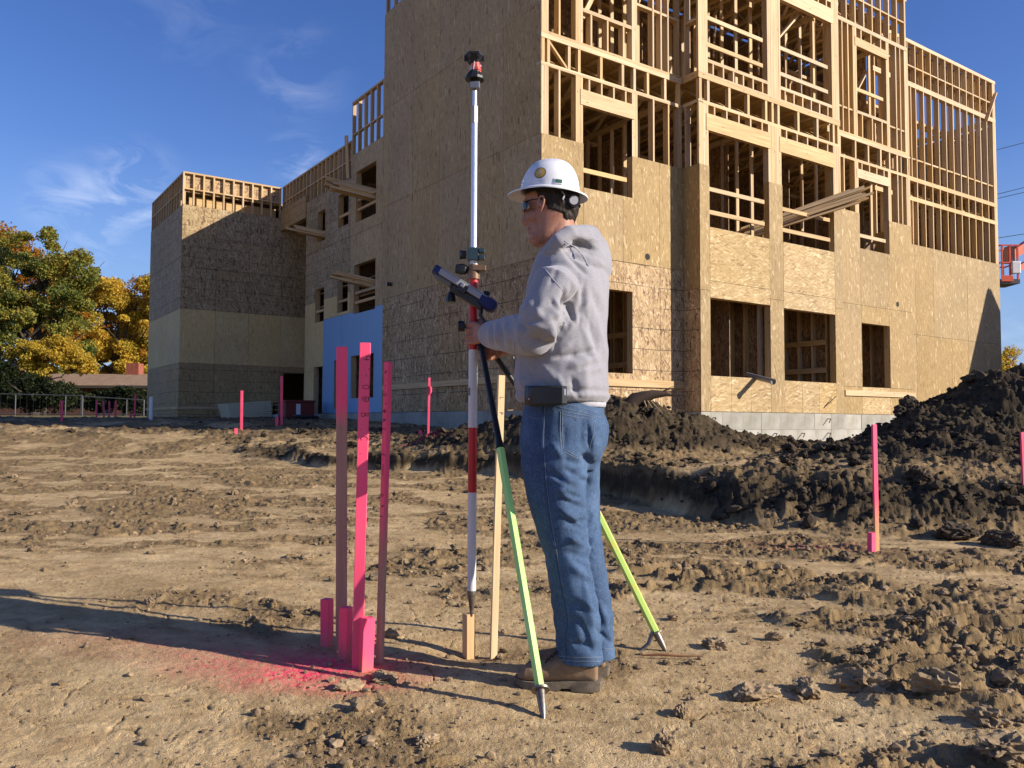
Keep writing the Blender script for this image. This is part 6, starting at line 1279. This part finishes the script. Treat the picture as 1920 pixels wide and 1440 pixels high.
lips = MB().tube([HP(994, 431, -.020), HP(988.6, 430, 0), HP(994, 431, .020)], .0055, 8); lips2 = MB().tube([HP(994.5, 436.3, -.018), HP(989.6, 436, 0), HP(994.5, 436.3, .018)], .0058, 8)
chin = MB().ellipsoid(HP(998, 449, 0), .016, .018, .012, n=12, m=8); jaw = MB().ellipsoid(HP(1010, 446, .030), .030, .018, .016, hM2, n=14, m=10); jaw2 = MB().ellipsoid(HP(1010, 446, -.030), .030, .018, .016, hM2, n=14, m=10)
cheek = MB().ellipsoid(HP(1003, 409, .038), .028, .013, .024, hM2, n=14, m=10); cheek2 = MB().ellipsoid(HP(1003, 409, -.038), .028, .013, .024, hM2, n=14, m=10)
def ear(sgn):
    b = MB(); c = HP(1023, 395, sgn * .080)
    out_ = [(1017, 404), (1016, 392), (1017.5, 384), (1022, 379.5), (1027, 381), (1029, 388), (1027, 396), (1023.5, 403), (1019.5, 408.5)]
    b.tube([HP(x, y_, sgn * (.084 + .018 * max(0, (x - 1016) / 12))) for x, y_ in out_], [.0035, .0045, .0048, .005, .005, .005, .0048, .0052, .0048], 8)
    b.tube([HP(1018.5, 398, sgn * .084), HP(1021, 391, sgn * .088), HP(1024, 394, sgn * .092), HP(1022, 399, sgn * .088)], .0036, 7); b.ellipsoid(HP(1021.5, 393, sgn * .079), .013, .007, .017, Matrix((HF, HL, UZ)).transposed(), n=10, m=8); return b
parts = [head, neck, nose, brow, lips, lips2, chin, jaw, jaw2, cheek, cheek2, ear(1), ear(-1)]
# hands. near (left) hand: back of the hand towards us, fingers close round the pole
def hand(wr, kn0, kn1, polec, back, mirror=False, axis=None):
    """wr wrist point, kn0 index knuckle, kn1 little finger knuckle, polec(z) the pole axis"""
    b = MB(); mid = (kn0 + kn1) / 2; v = (mid - wr).normalized(); w_ = (kn0 - kn1)
    b.rings([ring_pts(wr - v * .05, w_.normalized(), back, .026, .021, 16), ring_pts(wr, w_.normalized(), back, .028, .019, 16), ring_pts(wr + v * .025, w_.normalized(), back, .036, .019, 16, .8), ring_pts(wr.lerp(mid, .65), w_.normalized(), back, .044, .018, 16, .75), ring_pts(mid + v * .004, w_.normalized(), back, .043, .014, 16, .75)])
    out_ = [b]
    for i in range(4):
        k = kn0.lerp(kn1, (i + .15) / 3.3); pc = polec(k.z - .004 * i); r_ = [.0098, .0102, .0098, .0088][i]; R0 = .0186 + r_ * .92
        a0 = math.atan2(k.y - pc.y, k.x - pc.x); pts = [k - v * .012, k + back * .002]
        # wrap clockwise round the far side
        a_st = math.atan2(-.35, -1.0); 
        for j, a in enumerate([R(205), R(170), R(135), R(100), R(68), R(38)][:6 if i < 3 else 5]):
            pts.append(Vector((pc.x + math.cos(a) * R0, pc.y + math.sin(a) * R0, k.z - .002 * j)))
        n_ = len(pts); out_.append(MB().tube(pts, [r_ * 1.12] * 2 + [r_ * (1.05 - .05 * j) for j in range(n_ - 2)], 10))
        out_.append(MB().ellipsoid(k, .0125, .0125, .0125, n=10, m=8)); out_.append(MB().ellipsoid(pts[-1], r_ * .8, r_ * .8, r_ * .8, n=8, m=6))
    # thumb leaves the wrist side of the palm, goes up and round the right side of the pole
    tb = wr.lerp(mid, .30) + w_.normalized() * .030 - back * .006; z1 = kn0.z + .010; pc = polec(z1)
    out_.append(MB().tube([tb - v * .01 - w_.normalized() * .012, tb, tb.lerp(Vector((pc.x + .030, pc.y - .006, z1 + .002)), .6), Vector((pc.x + .029, pc.y - .004, z1 + .004)), Vector((pc.x + .022, pc.y + .021, z1 + .004)), Vector((pc.x + .004, pc.y + .031, z1 + .001))], [.015, .0155, .0135, .0125, .0112, .0095], 10))
    return out_
def polec(z): t = (z - tip.z) / (ptop.z - tip.z); return tip + (ptop - tip) * t
wN = at(915, 627, 3.325); hn = hand(wN, at(891, 606, 3.365), at(889, 643, 3.362), polec, Vector((-.15, -1, .0)).normalized())
# far hand on the leg clamp of the bipod just beneath
wF = at(940, 655, 3.42); cl = at(918, 661, 3.395); bf = MB(); bf.rings([ring_pts(wF.lerp(wrF, .9), UZ, Vector((0, 1, 0)), .024, .02, 14), ring_pts(wF, UZ, Vector((0, 1, 0)), .028, .018, 14), ring_pts(wF.lerp(cl, .5), UZ, Vector((0, 1, 0)), .036, .018, 14, .8), ring_pts(cl, UZ, Vector((0, 1, 0)), .034, .014, 14, .8)])
hf = [bf]
for i in range(4):
    k = cl + UZ * (.026 - .017 * i); hf.append(MB().tube([k + Vector((.01, 0, 0)), k, k + Vector((-.022, -.004, -.004)), k + Vector((-.034, -.020, -.008)), k + Vector((-.028, -.036, -.010))], [.0095, .0098, .009, .0085, .007], 9))
hf.append(MB().tube([wF + UZ * .02, wF + Vector((-.03, -.02, .026)), wF + Vector((-.052, -.036, .02))], [.012, .0115, .009], 9))
core = MB().rings([body_ring(1056, 800, .13, .10), body_ring(1055, 720, .13, .10), body_ring(1056, 640, .14, .10), body_ring(1064, 560, .16, .10), body_ring(1064, 510, .15, .085), body_ring(1052, 480, .07, .07)])
limbs = [MB().tube([shN.lerp(shF, .25), shN, elN, wN], [.05, .052, .040, .027], 12), MB().tube([shF.lerp(shN, .25), shF, elF, wF], [.05, .052, .040, .027], 12),
         MB().tube([at(1046, 800, 3.05), at(1044, 880, 3.04), at(1062, 1030, 3.01), at(1086, 1225, 2.98)], [.080, .066, .036, .026], 12), MB().tube([at(1070, 800, 3.2), at(1074, 880, 3.21), at(1096, 1040, 3.15), at(1114, 1210, 3.14)], [.080, .066, .036, .026], 12),
         MB().tube([at(1086, 1225, 2.98), Vector((.25, 2.96, .07)), Vector((.10, 2.99, .05))], [.026, .024, .018], 10), MB().tube([at(1114, 1210, 3.14), Vector((.31, 3.13, .07)), Vector((.16, 3.155, .05))], [.026, .024, .018], 10)]
bme = remesh(parts + hn + hf + [core] + limbs, .0033, 3, 'body')
P_, N_ = nco(bme); d = np.zeros(len(P_))
FF = Folds(bme, P_)
for a, b_, w_, am in (((989, 441, 3.08), (994, 440, 3.04), .004, -.002), ((987, 433.2, 3.1), (996, 434, 3.06), .0028, -.0045), ((992, 424, 3.05), (999, 436, 3.04), .005, -.003), ((984, 420, 3.09), (989, 421, 3.08), .003, -.003), ((996, 405), (992, 432), .005, -.0015), ((990, 402), (1002, 402), .004, -.0015), ((1008, 400), (1012, 445), .010, -.003)): d = d + FF.add(a, b_, w_, am, .05)
setco(bme, P_ + N_ * d[:, None]); body = child('body', bme, skn.m)
# lips colour, stubble shadow are slight: mouth corner line
# eye behind the glasses
for sg in (1, -1):
    e = HP(991, 391, sg * .030) - MO; sm(MB().ellipsoid(e, .011, .011, .011, n=14, m=10), 'eye', plain('eye_white%d' % (sg + 1), (.6, .58, .55), .2), body)
# --- hair
hairm = NM('dark_brown_hair', .6, .35); o_ = hairm.obj(); hs1 = hairm.noise(hairm.map(o_, (220, 220, 45)), 1.0, 3, .7); hairm.col(hairm.ramp(hs1, [(.3, (.010, .007, .005)), (.6, (.028, .019, .013)), (.8, (.07, .05, .036))])).bump(hs1, .9, .003)
hr_ = [head_ring(345, 990, 1083, .083, .12), head_ring(362, 992, 1086, .084, .12), head_ring(375, 994, 1087, .0835, .10), head_ring(385, 997, 1086.5, .082, .08), head_ring(395, 1000, 1085, .0795, .06), head_ring(402, 1004, 1082.5, .0765, .04), head_ring(405, 1024, 1081, .074, .0), head_ring(409, 1030, 1080, .068, .0), head_ring(417, 1044, 1076, .060, .0), head_ring(424, 1052, 1071, .048, .0)]
hair = remesh([MB().rings(hr_[::-1])], .004, 3, 'hair'); P_, N_ = nco(hair); setco(hair, P_ + N_ * (.0035 * n3(P_ * np.array([1, 1, .35]), 110, 91) + .002 * n3(P_, 40, 95))[:, None]); child('hair', hair, hairm.m)
# --- sunglasses
gl = NM('dark_lens', .22, .35); gl.col((.015, .018, .022)); b = MB()
lensr = []
for k in range(9):
    lat = -.062 + .0155 * k; bow = (abs(lat) / .062) ** 2; lensr.append([HP(979.5 + 13 * bow, 384 + 1.5 * bow, lat) - MO, HP(978.5 + 13 * bow, 391, lat) - MO, HP(981.5 + 12 * bow, 400 - 3 * bow - (4 if abs(lat) < .012 else 0), lat) - MO, HP(983.5 + 12 * bow, 399 - 3 * bow - (4 if abs(lat) < .012 else 0), lat) - MO, HP(981.5 + 13 * bow, 391, lat) - MO, HP(982 + 13 * bow, 384 + 1.5 * bow, lat) - MO])
sg = sm(MB().rings(lensr), 'sunglasses', gl.m, man, R(35))
for s_ in (1, -1): sm(MB().tube([HP(991, 386.5, s_ * .064) - MO, HP(1004, 384.5, s_ * .078) - MO, HP(1018, 383.5, s_ * .083) - MO], [.0048, .0036, .003], 8, ey=.6), 'temple_arm', blkp, sg)
# --- hard hat
HC = at(1030.5, 366, HY); tilt = Matrix.Rotation(R(3.5), 3, Vector((0, 1, 0)))
hatm = NM('white_hat_shell', .28, .5); o_ = hatm.obj(); hn1 = hatm.noise(o_, 9, 4); hatm.col(hatm.mixc(hatm.mr(hn1, .4, .7), (.68, .69, .73), (.78, .78, .80))); hatm.l(hatm.mr(hatm.noise(o_, 40, 4), .3, .7, .2, .42), hatm.b.inputs['Roughness'])
hat_rt = link('hard_hat', None, man, loc=HC - MO); hat_rt.empty_display_size = .05
def hv(f, l, z): return tilt @ (HF * f + HL * l + UZ * z)
NA = 96
def dome(a, s, z, out=0):
    ca, sa = math.cos(a), math.sin(a); lat = .103 * s * sa; ridge = 0
    if s > .02:
        for off, w_, hh_ in ((0, .017, .0075),): ridge += hh_ * math.exp(-(max(0, abs(lat) - .012) / .006) ** 2) * min(1, z / .05) * (1 if True else 0)
    return hv((.1135 * s + out) * ca, (.103 * s + out) * sa, z + ridge * min(1, (1 - s) * 3 + .25))
rg = []
for t in [i / 22 for i in range(23)]:
    th = t * math.pi / 2; s = math.cos(th) ** .80; z = .010 + .122 * math.sin(th) ** 1.05; rg.append([dome(2 * math.pi * k / NA, max(s, .012), z) for k in range(NA)])
def brim(a, r0, z, dr=0):
    ca, sa = math.cos(a), math.sin(a); fr = .030 + .018 * max(0, ca) ** 2 + .004 * max(0, -ca); return hv((.1135 + fr * r0 + dr) * ca, (.103 + (.026 if ca < .3 else .026) * r0 + dr) * sa, z - .012 * r0 * (.55 + .45 * abs(ca)))
inner = []
for t in [i / 12 for i in range(13)][::-1]:
    th = t * math.pi / 2; s = math.cos(th) ** .80; inner.append([hv(.110 * max(s, .01) * math.cos(2 * math.pi * k / NA), .0995 * max(s, .01) * math.sin(2 * math.pi * k / NA), .008 + .120 * math.sin(th) ** 1.05) for k in range(NA)])
al = [2 * math.pi * k / NA for k in range(NA)]
shell = inner + [[brim(a, 0, .006) for a in al], [brim(a, .5, .004) for a in al], [brim(a, 1, .001) for a in al], [brim(a, 1.03, .004) for a in al], [brim(a, 1, .007) for a in al], [brim(a, .5, .009) for a in al], [brim(a, .08, .0115) for a in al]] + rg
sh_ = sm(MB().rings(shell), 'shell', hatm.m, hat_rt, R(60))
hb_ = plain('black_headband', (.014, .014, .016), .6)
sm(MB().rings([[hv(.098 * math.cos(a) - .004, .084 * math.sin(a), z) for a in al[::3]] for z in (-.004, .03)] + [[hv(.094 * math.cos(a) - .004, .080 * math.sin(a), z) for a in al[::3]] for z in (.03, -.004)], cap=False), 'headband', hb_, hat_rt)
sm(MB().tube([hv(-.050, .078, .0), hv(-.080, .068, -.022), hv(-.105, .035, -.034), hv(-.112, 0, -.036), hv(-.105, -.035, -.034), hv(-.080, -.068, -.022), hv(-.05, -.078, 0)], .0115, 8, ey=.35), 'ratchet_strap', hb_, hat_rt)
sm(MB().tube([hv(-.098, .044, -.034), hv(-.103, .058, -.035)], [.026, .024], 20), 'ratchet_knob', blkp, hat_rt, R(30)); sm(MB().tube([hv(-.103, .0575, -.035), hv(-.1045, .0612, -.0353)], [.017, .0165], 20), 'knob_disc', plain('grey_disc', (.38, .38, .42), .5, scale=300), hat_rt)
sm(MB().tube([hv(-.062, .080, -.010), hv(-.072, .082, -.024), hv(-.066, .083, -.040)], [.006, .006, .005], 8, ey=.4), 'strap_clip', plain('clear_clip', (.35, .36, .38), .2), hat_rt)
def shell_pt(f, z, off=.001):
    """point on the left flank of the shell at forward distance f, height z"""
    q = max(0, min(1, ((z - .010) / .122))) ** (1 / 1.05); th = math.asin(q); s = max(.05, math.cos(th) ** .80); ca = f / (.1135 * s); ca = max(-.98, min(.98, ca)); sa = math.sqrt(1 - ca * ca)
    n_ = Vector((ca / .1135, sa / .103, .9 * q / .122)).normalized(); p = Vector((.1135 * s * ca, .103 * s * sa, z)) + n_ * off; return hv(*p)
def patch(name, f0, z0, fn, mat, off, n=28, rings_=(0, .5, 1)):
    b = MB(); rr = []
    b.v.append(tuple(shell_pt(f0, z0, off))); 
    for r_ in rings_[1:]:
        for k in range(n): a = 2 * math.pi * k / n; x, y = fn(a, r_); b.v.append(tuple(shell_pt(f0 + x, z0 + y, off)))
    for k in range(n): b.f.append((0, 1 + k, 1 + (k + 1) % n))
    for j in range(len(rings_) - 2):
        for k in range(n): b.f.append((1 + j * n + k, 1 + (j + 1) * n + k, 1 + (j + 1) * n + (k + 1) % n, 1 + j * n + (k + 1) % n))
    return b.build(name, mat, hat_rt, smooth=True)
F0, Z0 = .024, .058
patch('sticker_border', F0, Z0, lambda a, r_: (.0225 * r_ * math.cos(a), .0225 * r_ * math.sin(a)), blkp, .0008)
patch('sticker', F0, Z0, lambda a, r_: (.0198 * r_ * math.cos(a), .0198 * r_ * math.sin(a)), plain('mustard_print', (.55, .34, .07), .4, bump=0), .0013)
def poly(name, pts, mat, off):
    b = MB(); b.v = [tuple(shell_pt(F0 - x, Z0 + y, off)) for x, y in pts]; b.f = [tuple(range(len(pts)))]; return b.build(name, mat, hat_rt)
pw_ = plain('pale_print', (.62, .58, .45), .5, bump=0)
poly('sail_print', [(-.001, .014), (.0005, .014), (.0005, .001), (-.008, .001)], pw_, .0018); poly('sail_print', [(.0015, .009), (.0080, .001), (.0015, .001)], pw_, .0018); poly('sail_print', [(-.009, -.001), (.009, -.001), (.009, -.0025), (-.009, -.0025)], pw_, .0018); poly('sail_print', [(-.007, -.0045), (.007, -.0045), (.006, -.007), (-.006, -.007)], pw_, .0018)
def rect(name, f0, f1, z0, z1, mat, off):
    b = MB(); m_ = 6
    for j in range(2):
        for i in range(m_ + 1): b.v.append(tuple(shell_pt(f0 + (f1 - f0) * i / m_, (z0, z1)[j], off)))
    b.f = [(i, i + 1, m_ + 2 + i, m_ + 1 + i) for i in range(m_)]; o = b.build(name, mat, hat_rt); s_ = o.modifiers.new('s', 'SOLIDIFY'); s_.thickness = .0015; s_.offset = 1; return o
rect('slot_frame', -.062, -.032, .016, .037, hatm.m, .0035); rect('slot_label', -.058, -.036, .0195, .0315, plain('dark_green_print', (.03, .10, .07), .4, bump=0), .0055); rect('decal_print', -.002, .020, .018, .029, plain('faint_decal', (.60, .61, .66), .5, bump=0), .0008)
